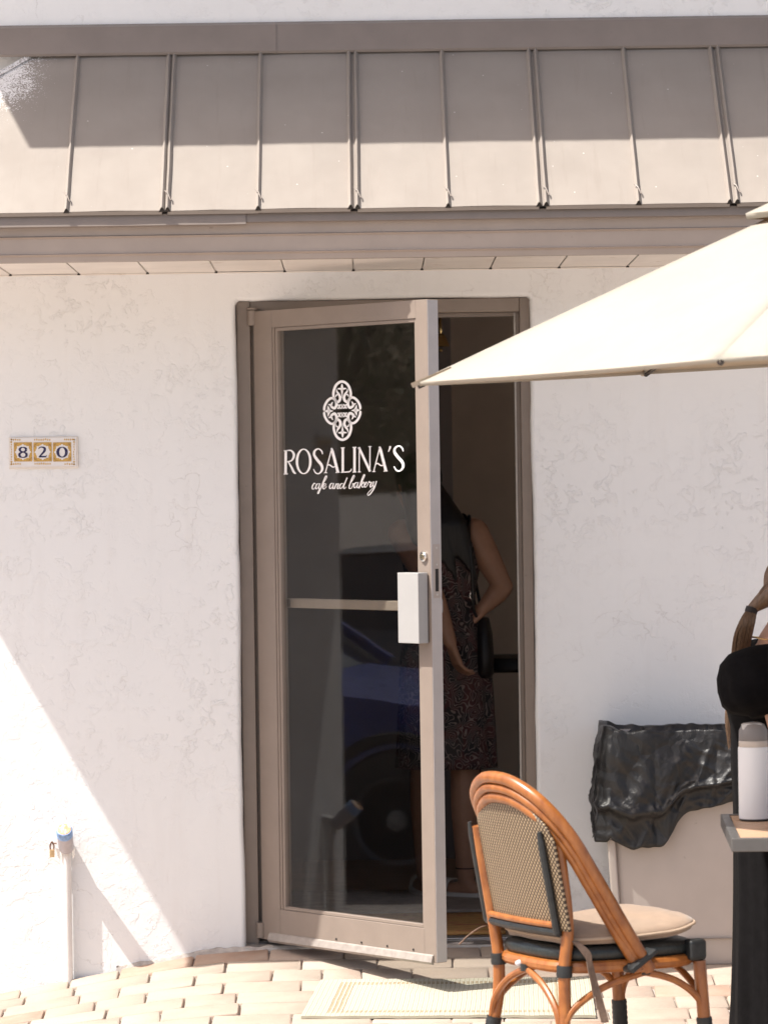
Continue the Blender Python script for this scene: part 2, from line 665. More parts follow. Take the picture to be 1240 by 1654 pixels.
BRICKS = {}
for L in LENS:
    for s in range(5):
        bm = brick_mb(L, int(L * 1000) + s)
        me = bpy.data.meshes.new('paver')
        bm.to_mesh(me)
        bm.free()
        me.materials.append(PAVER)
        me.shade_smooth()
        me.set_sharp_from_angle(angle=R(50))
        BRICKS[(L, s)] = me
far = MB()
rr = random.Random(11)
for i in range(28):
    yc = -0.012 - ROWD * (i + 0.5)
    x = -3.6 + rr.uniform(0, 0.2)
    while x < 3.6:
        L = rr.choice([0.128, 0.165, 0.165, 0.25, 0.25, 0.25, 0.25])
        xc = x + L / 2
        z = hz(xc, yc)
        sx = (hz(xc + 0.05, yc) - hz(xc - 0.05, yc)) / 0.1
        sy = (hz(xc, yc + 0.05) - hz(xc, min(yc - 0.05, -0.001))) / 0.1
        rot = (math.atan(sy) + rr.uniform(-0.005, 0.005), -math.atan(sx) + rr.uniform(-0.005, 0.005), rr.uniform(-0.008, 0.008))
        zz = z - 0.025 + rr.uniform(-0.0009, 0.0009)
        me = BRICKS[(L, rr.randrange(5))]
        if i < 8 and -1.75 < xc < 1.75:
            o = bpy.data.objects.new('paver', me)
            COL.objects.link(o)
            o.location = (xc, yc, zz)
            o.rotation_euler = rot
            o.parent = g
        else:
            from mathutils import Euler
            M = Matrix.Translation((xc, yc, zz)) @ Euler(rot).to_matrix().to_4x4()
            far.add([M @ v_.co for v_ in me.vertices], [tuple(p.vertices) for p in me.polygons])
        x += L
fo = far.build('paver_field', PAVER, g, fix=False)
tag(fo, kind='stuff')

# ------------------------------------------------------------------ building
bld = thing('cafe_building', (0, 0, 0), 'white stucco cafe front with taupe metal mansard and open glass door', 'building')
XL, XR = at(387, 950, 0).x, at(863, 950, 0).x
ZT = at(600, 482, 0).z
WL, WR, ZW = -1.335, 4.2, 2.55
RV = 0.05      # reveal depth to the door frame


def wall_front():
    mb = MB()
    r = 0.016
    out = []
    n = 40
    rr = random.Random(3)

    def wob(t, s):
        return 0.006 * mnoise.noise(Vector((t * 2.2, s, 0))) + 0.003 * mnoise.noise(Vector((t * 9, s, 3)))
    zb = -0.5
    for i in range(n + 1):
        z = zb + (ZT - r - zb) * i / n
        out.append((XL + wob(z, 1.3), z, -1, 0))
    for k in range(1, 6):
        a = math.pi - (math.pi / 2) * k / 6
        out.append((XL + r + r * math.cos(a), ZT - r + r * math.sin(a), math.cos(a), math.sin(a)))
    m = 24
    for i in range(m + 1):
        x = XL + r + (XR - XL - 2 * r) * i / m
        out.append((x, ZT + wob(x, 5.1) * (0 < i < m), 0, 1))
    for k in range(1, 6):
        a = (math.pi / 2) * (1 - k / 6)
        out.append((XR - r + r * math.cos(a), ZT - r + r * math.sin(a), math.cos(a), math.sin(a)))
    for i in range(n, -1, -1):
        z = zb + (ZT - r - zb) * i / n
        out.append((XR + wob(z, 9.7), z, 1, 0))
    # bullnose rings from the wall face into the reveal
    rad = 0.014
    rings = []
    for k in range(6):
        a = (math.pi / 2) * k / 5
        rings.append([(x + nx * rad * (1 - math.sin(a)), rad * (1 - math.cos(a)), z + nz * rad * (1 - math.sin(a))) for x, z, nx, nz in out])
    rings.append([(x, 0.22, z) for x, z, nx, nz in out])
    mb.loft(rings, cap=False, closed_ring=False)
    o0 = rings[0]
    nl = n + 1 + 5
    left, right = o0[:nl + 1], o0[-nl - 1:]
    mb.grid([[(WL, 0, p[2]) for p in left], left])
    XW0, XW1, ZW0, ZW1 = 1.6, 3.8, 0.35, 2.2  # unseen opening added in the wall to let daylight in
    mb.grid([right, [(XW0, 0, p[2]) for p in right]])
    mb.box((XW0, 0, -0.5), (XW1, 0.2, ZW0))
    mb.box((XW0, 0, ZW1), (XW1, 0.2, right[0][2]))
    mb.box((XW1, 0, -0.5), (WR - 0.001, 0.2, right[0][2]))
    mb.add([(XW0, 0, ZW0), (XW0, 0.2, ZW0), (XW0, 0.2, ZW1), (XW0, 0, ZW1)], [(0, 1, 2, 3)])
    top = o0[nl:len(o0) - nl]
    mb.grid([top, [(p[0], 0, ZW) for p in top]])
    mb.add([(WL, 0, left[-1][2]), left[-1], (left[-1][0], 0, ZW), (WL, 0, ZW)], [(0, 1, 2, 3)])
    mb.add([right[0], (WR, 0, right[0][2]), (WR, 0, ZW), (right[0][0], 0, ZW)], [(0, 1, 2, 3)])
    # left return of the wall
    mb.add([(WL, 0, -0.5), (WL, 0, ZW), (WL, 6, ZW), (WL, 6, -0.5)], [(0, 1, 2, 3)])
    mb.add([(WR, 0, -0.5), (WR, 0, ZW), (WR, 6, ZW), (WR, 6, -0.5)], [(0, 1, 2, 3)])
    mb.add([(WL, 6, -0.5), (WL, 6, ZW), (WR, 6, ZW), (WR, 6, -0.5)], [(0, 1, 2, 3)])
    return mb


wall_front().build('wall', STUCCO, bld, smooth=True, angle=50)

# grey mortar smeared along the foot of the wall
mb = MB()
rowsm = []
for i in range(90):
    x = -0.86 + 0.0135 * i
    w = 0.022 * (0.5 + abs(mnoise.noise(Vector((x * 9, 0, 0))))) * min(1, (i + 1) / 8) * min(1, (90 - i) / 8)
    z = hz(x, 0)
    rowsm.append([(x, 0.004, z - 0.02), (x, -0.003, z + 0.013 + 0.012 * mnoise.noise(Vector((x * 22, 2, 0)))), (x, -w * 0.6, z + 0.008), (x, -w - 0.006, z - 0.012)])
mb.grid(rowsm).build('mortar_strip', MORTAR, bld, smooth=True, angle=180)

# upper wall and the upper roof that shades the mansard
UL = -2.02
zf_t, zf_b = at(620, 37, -0.02).z, at(620, 82, -0.02).z       # flashing top and foot
MB().box((UL, 0.0, 2.57), (WR + 0.5, 6.0, 4.3)).build('upper_wall', UPPER, bld)
sh = at(53, 248, -0.43)
zu = 4.3
drop = zu - sh.z
UX, UY = sh.x - SUN.x / -SUN.z * drop, -0.43 - SUN.y / -SUN.z * drop
MB().box((UX, UY, zu), (WR + 0.8, 6.3, zu + 0.16)).build('upper_roof', TRIM, bld)

# mansard
OV = 0.68
YT, YB = -0.035, -OV
zt, zb = at(620, 76, YT).z, at(620, 336.5, YB).z
hipT, hipB = at(64, 84, YT).x, -1.95


def slope(x, t, lift=0.0):
    """point on the mansard: t = 0 top, 1 foot"""
    y, z = YT + (YB - YT) * t, zt + (zb - zt) * t
    nrm = Vector((0, -(zt - zb), -(YB - YT) * -1 * -1)).normalized()
    nrm = Vector((0, -(zt - zb), (YT - YB))).normalized()
    return Vector((x, y, z)) + nrm * lift


mans = MB()
mans.add([(hipT, YT, zt - 0.02), (WR + 0.5, YT, zt - 0.02), (WR + 0.5, YB + 0.02, zb), (hipB + 0.02, YB + 0.02, zb), (hipB + 0.02, 0.0, zb), (hipT, 0.0, zt - 0.02)],
         [(0, 1, 2, 3), (0, 3, 4, 5)])
mro = mans.build('mansard_roof', ROOF, bld)
xs_single = [at(u, 337, YB).x for u in (107, 417, 723.5, 1031)]
xs_double = [(at(a, 337, YB).x, at(b, 337, YB).x) for a, b in ((261.5, 270.5), (566, 577.5), (870.5, 882), (1178.5, 1190.5))]
pitchX = xs_double[1][0] - xs_double[0][0]
last = xs_double[-1]
for k in (1, 2, 3, 4):
    xs_single.append(xs_single[3] + pitchX * k)
    xs_double.append((last[0] + pitchX * k, last[1] + pitchX * k))
edges = sorted([(x, x) for x in xs_single] + xs_double)
prevx = None
rr = random.Random(5)
for k, (a, b) in enumerate(edges):
    if prevx is not None:
        dz = rr.uniform(0.003, 0.006)
        n = 4
        rws = []
        for j in range(7):
            t = j / 6
            rws.append([slope(prevx + (a - prevx) * i / n, t, dz + 0.0022 * math.sin(math.pi * i / n) * rr.uniform(0.2, 1)) for i in range(n + 1)])
        p = MB().grid(rws)
        e0 = rws[-1]
        p.add([e0[0], e0[-1], Vector(e0[-1]) + Vector((0, 0.006, -0.012)), Vector(e0[0]) + Vector((0, 0.006, -0.012))], [(0, 1, 2, 3)])
        p.build('roof_panel', ROOF, mro, smooth=True, angle=40)
    prevx = b
    if b > a:
        MB().add([slope(a, 0, 0.003), slope(b, 0, 0.003), slope(b, 1, 0.003), slope(a, 1, 0.003)], [(0, 1, 2, 3)]).build('roof_panel', ROOF, mro)
# hip-end panel
x0 = edges[0][0]
p = MB()
p.add([slope(x0, 0, 0.004), slope(hipT, 0, 0.004), slope(hipB, 1, 0.004), slope(x0, 1, 0.004)], [(0, 1, 2, 3)])
p.add([slope(hipB, 1, 0.004), slope(x0, 1, 0.004), slope(x0, 1, 0.004) + Vector((0, 0.006, -0.012)), slope(hipB, 1, 0.004) + Vector((0, 0.006, -0.012))], [(0, 1, 2, 3)])
p.build('roof_panel', ROOF, mro)
HIPW = mat('white brushed paint', (0.72, 0.70, 0.69), 0.6, 0.06, 30, 0.3, 60, dirt=((0.36, 0.31, 0.28), 40, 0.60))
hp = MB()
a_, b_ = slope(hipT, 0, 0.006), slope(hipB, 1, 0.006)
hp.prism([(-0.012, -0.004), (0.012, -0.004), (0.0, 0.008)], 0, (b_ - a_).length, 0,
         Matrix.Translation(a_) @ (b_ - a_).to_track_quat('X', 'Z').to_matrix().to_4x4())
hp.build('hip_cap', ROOF, mro)
# standing seams: folded ribs, crimped; dark end plates paint the shade of the hollow
RIBSHADE = mat('rib end shade', (0.03, 0.026, 0.024), 0.9)
for grp in [(x,) for x in xs_single] + xs_double:
    for x in grp:
        w, h = 0.0085, 0.015
        rws = []
        for j in range(9):
            t = 0.0 + 1.0 * j / 8
            wx = rr.uniform(-0.0006, 0.0006)
            rws.append([slope(x - w + wx, t, 0.004), slope(x - w * 0.45 + wx, t, 0.004 + h * 0.75), slope(x + wx, t, 0.004 + h), slope(x + w * 0.45 + wx, t, 0.004 + h * 0.75), slope(x + w + wx, t, 0.004)])
        rb = MB().grid(rws).build('standing_seam', ROOF, mro, smooth=True, angle=30)
        e = MB()
        q = [slope(x - w * 1.2, 1.004, 0.002), slope(x + w * 1.2, 1.004, 0.002), slope(x, 1.004, 0.004 + h * 0.95)]
        e.add(q + [v_ + Vector((0, 0.004, 0)) for v_ in q], [(0, 1, 2), (3, 5, 4), (0, 3, 4, 1), (1, 4, 5, 2), (2, 5, 3, 0)])
        e.build('seam_end', RIBSHADE, rb)
    # crimp tab near the foot of each seam
    x = grp[-1]
    c1 = MB()
    c1.tube([slope(x - 0.010, 0.905, 0.020), slope(x + 0.001, 0.93, 0.026), slope(x + 0.010, 0.955, 0.015)], 0.0022, 6)
    c1.build('seam_clip', TRIM, mro, smooth=True)

# flashing strips over the mansard head (lapped)
cuts = [UL - 0.02, at(50, 62, -0.05).x, at(444, 62, -0.05).x, 1.75, WR + 0.5]
for k in range(4):
    a, b = cuts[k], cuts[k + 1]
    o_ = 0.003 * (k % 2)
    lean = 0.012 if k == 0 else 0.0
    lean0 = 0.012 if k == 1 else 0.0
    f = MB()
    prof = [(-0.003, zf_t + 0.012), (-0.030 - o_, zf_t), (-0.078 - o_, zf_b), (-0.074 - o_, zf_b - 0.008), (-0.050, zf_b - 0.001), (-0.030, zf_b + 0.03)]
    r0 = [(a + (0.0 if i < 2 else -lean0), y, z) for i, (y, z) in enumerate(prof)]
    r1 = [(b + 0.004 + (0.0 if i < 2 else -lean), y, z) for i, (y, z) in enumerate(prof)]
    f.grid([r0, r1]).build('flashing_strip', TRIM, bld, smooth=True, angle=25)
# white-washed stub of wall under the flashing left of the hip
# drip edge, fascia, soffit
xe = WR + 0.4
xj = at(397, 355, YB).x
z1 = zb - 0.006
zd_l, zd_r = at(200, 364, YB).z, at(800, 352, YB).z
MB().prism([(YB + 0.012, z1), (YB + 0.004, zd_l), (YB + 0.012, zd_l - 0.004), (YB + 0.03, zd_l + 0.004), (YB + 0.03, z1)], hipB, xj, 0).build('drip_edge', DRIP, bld)
MB().prism([(YB + 0.016, z1), (YB + 0.011, zd_r), (YB + 0.018, zd_r - 0.003), (YB + 0.034, zd_r + 0.004), (YB + 0.034, z1)], xj + 0.001, xe, 0).build('drip_edge', DRIP, bld)
zs_f = at(620, 416, YB + 0.06).z
zA, zB_, zC = at(620, 375, YB + 0.03).z, at(620, 404, YB + 0.05).z, zs_f
FY = YB + 0.035
MB().prism([(FY, z1 + 0.004), (FY + 0.004, zA + 0.004), (FY - 0.003, zA), (FY + 0.006, zA - 0.006), (FY + 0.010, zB_ + 0.004), (FY + 0.003, zB_), (FY + 0.013, zB_ - 0.006), (FY + 0.016, zC), (FY + 0.06, zC), (FY + 0.06, z1 + 0.004)],
           hipB + 0.03, xe, 0).build('fascia_board', FASCIA, bld)
# returns of drip edge and fascia to the wall at the left end
MB().box((hipB + 0.002, YB + 0.034, zA), (hipB + 0.026, 0.0, z1 - 0.001)).build('drip_edge', TRIM, bld)
MB().box((hipB + 0.034, FY + 0.062, zC), (hipB + 0.06, 0.0, zA - 0.002)).build('fascia_board', FASCIA, bld)
zs_b = at(620, 434.5, 0).z
y_f = FY + 0.05
sx0 = at(18, 440, 0).x
sw = (at(903, 437, 0).x - at(18, 437, 0).x) / 8
x = sx0 - sw * 4
MB().box((hipB + 0.03, y_f, zs_f + 0.03), (xe, 0.0, zs_f + 0.05)).build('soffit_backing', DARKGAP, bld)
rr = random.Random(8)
while x < xe:
    a, b = max(x + 0.0005, hipB + 0.062), x + sw - 0.0005
    if b > a + 0.02:
        dz = rr.uniform(-0.001, 0.001)
        s_ = MB()
        prof = [(a, 0.0), (a + 0.003, -0.002), (b - 0.004, -0.002), (b - 0.003, 0.003), (b, 0.004)]
        rw = [[(px_, y_f, zs_f + 0.004 + pz + dz) for px_, pz in prof], [(px_, -0.012, zs_b + pz + dz) for px_, pz in prof]]
        s_.grid(rw)
        s_.build('soffit_panel', SOFFIT, bld)
        MB().box((b - 0.006, -0.016, zs_b - 0.006), (b + 0.004, -0.0135, zs_b + 0.001)).build('soffit_notch', DARKGAP, bld)
    x += sw
MB().prism([(-0.014, zs_b - 0.007), (0.004, zs_b - 0.007), (0.004, zs_b - 0.0035), (-0.014, zs_b - 0.0035)], WL, xe, 0).build('soffit_channel', SOFFIT, bld)

# door frame
JW = 0.047
YJ0, YJ1 = RV, RV + 0.11
ZH = ZT - 0.048
fr = MB()
fr.box((XL + 0.001, YJ0, -0.05), (XL + JW, YJ1, ZT - 0.001))
fr.build('door_jamb', DOORPAINT, bld, bevel=0.002)
MB().box((XR - JW + 0.012, YJ0, -0.05), (XR - 0.001, YJ1, ZT - 0.001)).build('door_jamb', DOORPAINT, bld, bevel=0.002)
MB().box((XL + JW + 0.001, YJ0 + 0.002, ZH), (XR - JW + 0.011, YJ1, ZT - 0.001)).build('door_head', DOORPAINT, bld, bevel=0.002)
MB().box((XL + JW + 0.001, YJ0 + 0.055, 0.02), (XL + JW + 0.014, YJ1 - 0.01, ZH - 0.001)).build('door_stop', DOORPAINT, bld)
MB().box((XR - JW - 0.004, YJ0 + 0.05, 0.02), (XR - JW + 0.011, YJ1 - 0.01, ZH - 0.001)).build('door_stop', DOORPAINT, bld)
MB().box((XR - JW - 0.007, YJ0 + 0.046, 0.02), (XR - JW - 0.001, YJ0 + 0.0495, ZH - 0.001)).build('weather_seal', mat('pale seal', (0.45, 0.42, 0.39), 0.6), bld)
MB().box((XL + JW + 0.015, YJ0 + 0.05, ZH - 0.014), (XR - JW - 0.005, YJ1 - 0.01, ZH - 0.001)).build('door_stop', DOORPAINT, bld)
th = MB()
th.prism([(-0.015, -0.03), (-0.012, 0.004), (0.02, 0.013), (0.045, 0.013), (0.047, 0.009), (0.053, 0.009), (0.055, 0.013), (0.09, 0.013), (0.092, 0.009), (0.098, 0.009), (0.10, 0.014), (0.17, 0.014), (0.17, -0.03)],
         XL + 0.002, XR - 0.002, 0)
th.build('threshold', BARE, bld)

# interior shell
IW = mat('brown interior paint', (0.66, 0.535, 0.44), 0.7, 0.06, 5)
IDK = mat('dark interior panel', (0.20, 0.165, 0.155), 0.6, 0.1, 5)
IFL = mat('interior floor boards', (0.30, 0.20, 0.14), 0.45, 0.25, 6, 0.2, 40, stretch=(1, 6, 1))
IX0, IX1, IY1, IZ1 = -1.1, 3.9, 4.4, 2.5
MB().box((IX0 - 0.1, 0.172, -0.06), (IX1 + 0.1, IY1 + 0.1, 0.006)).build('interior_floor', IFL, bld)
MB().box((IX0 - 0.1, 0.222, IZ1), (IX1 + 0.1, IY1 + 0.1, IZ1 + 0.04)).build('interior_ceiling', IW, bld)
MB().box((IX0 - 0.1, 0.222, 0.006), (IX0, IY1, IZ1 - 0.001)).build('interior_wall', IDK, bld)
MB().box((IX1, 0.222, 0.006), (IX1 + 0.1, IY1, IZ1 - 0.001)).build('interior_wall', IW, bld)
MB().box((IX0 - 0.1, IY1 + 0.001, 0.006), (IX1 + 0.1, IY1 + 0.1, IZ1 - 0.001)).build('interior_wall', IW, bld)
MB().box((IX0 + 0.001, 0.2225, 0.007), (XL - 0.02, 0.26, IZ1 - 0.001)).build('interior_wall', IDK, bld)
MB().box((XR + 0.02, 0.2225, 0.007), (1.595, 0.26, IZ1 - 0.001)).build('interior_wall', IW, bld)
MB().box((1.596, 0.2225, 0.007), (3.805, 0.26, 0.345)).build('interior_wall', IW, bld)
MB().box((1.596, 0.2225, 2.205), (3.805, 0.26, IZ1 - 0.001)).build('interior_wall', IW, bld)
MB().box((3.806, 0.2225, 0.007), (IX1 - 0.001, 0.26, IZ1 - 0.001)).build('interior_wall', IW, bld)
wf = MB().box((1.601, 0.06, 0.351), (1.64, 0.11, 2.199)).box((3.76, 0.06, 0.351), (3.799, 0.11, 2.199)).box((1.641, 0.062, 0.351), (3.759, 0.108, 0.39)).box((1.641, 0.062, 2.16), (3.759, 0.108, 2.199)).build('added_window', DOORPAINT, bld)  # unseen glazed opening, added to bring daylight fill into the room
MB().box((1.642, 0.08, 0.391), (3.758, 0.086, 2.159)).build('pane', WINGLASS, wf)
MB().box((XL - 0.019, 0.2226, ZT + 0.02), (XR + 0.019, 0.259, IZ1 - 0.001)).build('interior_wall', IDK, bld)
# partition seen through the doorway: darker leaf on the left of a brown wall
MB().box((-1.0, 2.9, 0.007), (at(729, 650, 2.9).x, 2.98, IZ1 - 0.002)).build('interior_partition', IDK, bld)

# ------------------------------------------------------------------ door leaf
TH = R(51.5)
PV = Vector((at(416, 1007, 0.03).x, 0.03, 0))
EX = Vector((math.cos(TH), -math.sin(TH), 0))
NX = Vector((-math.sin(TH), -math.cos(TH), 0))


def D(a, z, o=0.0):
    return PV + EX * a + NX * o + Vector((0, 0, z))


def door_px(u, v, o=0.0):
    d = ray(u, v)
    t = ((PV + NX * o) - CAM).dot(NX) / d.dot(NX)
    q = CAM + d * t
    return (q - PV).dot(EX), q.z


DM = Matrix.Translation(PV) @ Matrix((EX, NX, Vector((0, 0, 1)))).transposed().to_4x4()   # local: (a, outward, z)
AW = door_px(697, 1020)[0]
zdt = 0.5 * (door_px(425, 501)[1] + door_px(672, 485)[1])
zdb = 0.5 * (door_px(440, 1522)[1] + door_px(690, 1552)[1])
print('DOOR', AW, zdt, zdb, XL, XR, ZT, hipT, zt, zb)
TK = 0.044
ga, gb = door_px(452, 1000)[0], door_px(674, 1000)[0]
gt, gbm = door_px(560, 527)[1], door_px(560, 1478)[1]
A0 = 0.0
BD = 0.012      # glazing bead width
dr = MB()
dr.box((A0, -TK, zdb), (ga - BD - 0.012, 0, zdt), DM)
door = dr.build('door', DOORPAINT, bld, bevel=0.0015)
tag(door, 'taupe aluminium glass door standing half open')
MB().box((gb + BD, -TK, zdb), (AW, 0, zdt), DM).build('stile', DOORPAINT, door, bevel=0.0015)
MB().box((ga - BD - 0.0118, -TK + 0.0005, gt + BD), (gb + BD - 0.0002, -0.0006, zdt), DM).build('rail', DOORPAINT, door, bevel=0.001)
MB().box((ga - BD - 0.0118, -TK + 0.0005, zdb), (gb + BD - 0.0002, -0.0006, gbm - BD), DM).build('rail', DOORPAINT, door, bevel=0.001)
# thin raised lip on the hinge stile, as the extrusion shows
MB().box((ga - BD - 0.0115, -TK + 0.001, gbm - BD), (ga - BD - 0.0005, -0.004, gt + BD), DM).build('stile_lip', DOORPAINT, door)
for lo, hi in (((ga - BD, -0.03, gbm - BD), (ga, -0.006, gt + BD)), ((gb, -0.03, gbm - BD), (gb + BD - 0.0004, -0.004, gt + BD)),
               ((ga, -0.03, gt), (gb, -0.005, gt + BD - 0.0004)), ((ga, -0.03, gbm - BD + 0.0004), (gb, -0.005, gbm))):
    MB().box(lo, hi, DM).build('glazing_bead', DOORPAINT, door, bevel=0.0015)
MB().box((ga - 0.006, -0.022, gbm - 0.006), (gb + 0.006, -0.016, gt + 0.006), DM).build('glass_pane', GLASS, door)
GO = -0.016
# sweep and screws along the foot
SW = mat('pale worn sweep', (0.29, 0.255, 0.23), 0.5, 0.15, 40, 0.4, 90)
MB().prism([(0.0005, zdb + 0.026), (0.006, zdb + 0.022), (0.012, zdb + 0.002), (0.006, zdb - 0.006), (0.0005, zdb - 0.006)], 0.045, AW - 0.012, 0, DM).build('door_sweep', SW, door)
for k in range(4):
    a = AW * (0.44 + 0.145 * k)
    MB().tube([(a, 0.000, zdb + 0.034), (a, 0.002, zdb + 0.034)], 0.0035, 8, M=DM).build('screw', DARKGAP, door)
# pivots
for zc in (zdt - 0.022, zdb + 0.03):
    mb = MB().tube([(-0.008, -0.004, zc - 0.025), (-0.008, -0.004, zc + 0.025)], 0.019, 16, M=DM)
    mb.box((-0.006, -0.03, zc - 0.018), (0.02, -0.002, zc + 0.018), DM)
    mb.build('pivot', DOORPAINT, door, smooth=True)
MB().tube([(-0.008, -0.004, zdt + 0.006), (-0.008, -0.004, zdt + 0.012)], 0.021, 16, M=DM).build('pivot_cap', DOORPAINT, door, smooth=True)
# lock box, cylinder, latch plate
bl, zt_b = door_px(641, 925, 0.045)
br, zb_b = door_px(676, 1040, 0.045)
lb = MB().box((bl, 0.004, zb_b), (br, 0.044, zt_b), DM).build('lock_guard', WHITEMETAL, door, bevel=0.002, seg=2)
lb['label'] = 'white metal box over the latch'
MB().box((bl + 0.03, 0.0002, zb_b + 0.006), (br - 0.004, 0.0038, zt_b - 0.006), DM).build('guard_backing', DARKGAP, door)
ca, cz = door_px(683, 899, 0.006)
cyl = MB().tube([(ca, 0.0, cz), (ca, 0.007, cz), (ca, 0.010, cz)], [0.0165, 0.0165, 0.012], 20, M=DM).build('lock_cylinder', CHROME, door, smooth=True, angle=30)
MB().tube([(ca, 0.0101, cz), (ca, 0.0125, cz)], 0.0085, 16, M=DM).build('lock_plug', mat('brass plug', (0.55, 0.47, 0.33), 0.25, metal=1.0), cyl, smooth=True)
MB().box((ca - 0.001, 0.0126, cz - 0.005), (ca + 0.001, 0.0132, cz + 0.005), DM).build('keyway', DARKGAP, cyl)


def E(o_, z, a):      # on the free edge of the leaf
    return D(AW + a, z, o_)


EM = Matrix.Translation(PV + EX * AW) @ Matrix((EX, NX, Vector((0, 0, 1)))).transposed().to_4x4()
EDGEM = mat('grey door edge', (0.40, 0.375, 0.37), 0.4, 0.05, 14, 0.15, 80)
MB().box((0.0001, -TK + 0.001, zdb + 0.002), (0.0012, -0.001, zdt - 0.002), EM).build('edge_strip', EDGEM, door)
zp1, zp0 = at(700, 879, D(AW, 0).y).z, at(700, 966, D(AW, 0).y).z
PLATE = mat('painted latch plate', (0.37, 0.32, 0.29), 0.4, 0.06)
lp = MB().box((0.0013, -0.036, zp0), (0.0028, -0.009, zp1), EM).build('latch_plate', PLATE, door, bevel=0.0008)
zm = zp0 + (zp1 - zp0) * 0.30
MB().box((0.0029, -0.029, zp0 + (zp1 - zp0) * 0.12), (0.0034, -0.016, zp0 + (zp1 - zp0) * 0.54), EM).build('latch_slot', DARKGAP, lp)
for q in (0.06, 0.62, 0.93):
    z_ = zp0 + (zp1 - zp0) * q
    MB().tube([(0.0029, -0.0225, z_), (0.0038, -0.0225, z_)], 0.0032, 8, M=EM).build('screw', BARE, lp)
zl = at(714, 980, D(AW, 0).y).z
lv = MB()
lv.tube([(-0.03, -TK + 0.0, zl), (-0.03, -TK - 0.012, zl)], 0.007, 10, M=DM @ Matrix.Translation((AW, 0, 0)))
lv.box((-0.037, -TK - 0.024, zl - 0.022), (-0.023, -TK - 0.012, zl + 0.022), DM @ Matrix.Translation((AW, 0, 0)))
lv.build('thumb_turn', WHITEMETAL, door, bevel=0.003, seg=2)
# push bar on the inside
zbar = door_px(545, 976, -0.06)[1]
MB().box((ga - 0.03, -TK - 0.030, zbar - 0.016), (gb + 0.03, -TK - 0.006, zbar + 0.016), DM).build('push_bar', mat('tan push bar', (0.42, 0.35, 0.29), 0.4, 0.05), door, bevel=0.003, seg=2)
for a in (ga - 0.028, gb + 0.01):
    MB().box((a, -TK - 0.0058, zbar - 0.012), (a + 0.02, -TK - 0.0002, zbar + 0.012), DM).build('bar_bracket', DOORPAINT, door)

# lettering and emblem on the glass
def glass_map(x0, y0, sc):
    def mp(x, y, lift):
        a, z = door_px(x0 + x / sc, y0 + y / sc, GO)
        return D(a, z, GO + lift)
    return mp


def sp(pts, n=6):
    return spline(pts, n)


mpT = glass_map(440, 590, 5.167)
T = []
T += [[(113, 708, 20), (111, 908, 20)], [(97, 713, 9), (130, 711, 9)], [(96, 908, 8), (130, 906, 8)],
      sp([(118, 712, 9), (158, 712, 12), (181, 748, 19), (162, 793, 13), (120, 806, 8)]), sp([(134, 805, 9), (160, 850, 16), (180, 892, 17), (197, 903, 8)])]
T += [ell(262, 802, 56, 102, 20, 9)]
S1 = [(419, 742, 6), (412, 716, 11), (386, 697, 10), (356, 712, 16), (350, 748, 20), (376, 790, 22), (410, 832, 22), (416, 872, 18), (390, 903, 10), (362, 897, 10), (344, 866, 6)]
T += [sp(S1)]
T += [[(497, 690, 8), (443, 896, 8)], [(493, 690, 14), (503, 720, 22), (548, 894, 22)], [(432, 897, 7), (458, 896, 7)], [(528, 895, 7), (562, 893, 7)],
      sp([(457, 843, 6), (474, 830, 10), (494, 842, 10), (510, 850, 9), (528, 838, 5)])]
T += [[(588, 688, 19), (588, 894, 19)], [(572, 689, 8), (604, 688, 8)], [(574, 893, 9), (640, 889, 9), (657, 878, 7), (660, 862, 5)]]
T += [[(686, 684, 19), (686, 892, 19)], [(670, 685, 8), (702, 684, 8)], [(670, 892, 8), (702, 890, 8)]]
T += [[(726, 684, 8), (725, 890, 8)], [(714, 690, 5), (722, 684, 18), (816, 886, 20)], [(815, 678, 8), (814, 886, 8)], [(714, 890, 7), (738, 889, 7)], [(802, 679, 7), (827, 678, 7)]]
T += [[(898, 678, 8), (846, 886, 8)], [(894, 678, 14), (903, 706, 22), (948, 882, 22)], [(834, 887, 7), (860, 886, 7)], [(928, 884, 7), (962, 882, 7)],
      sp([(860, 832, 6), (876, 818, 10), (896, 830, 10), (912, 838, 9), (930, 826, 5)])]
T += [[(985, 675, 16), (980, 695, 13), (968, 722, 5)]]
T += [sp([(1092, 718, 6), (1084, 692, 11), (1058, 673, 10), (1026, 688, 16), (1020, 724, 20), (1048, 766, 22), (1084, 808, 22), (1091, 848, 18), (1066, 880, 10), (1036, 876, 10), (1015, 844, 6)])]
tb = MB()
strokes(tb, T, mpT)
tl = tb.build('shop_name_lettering', WHITEPRINT, door)
C = []
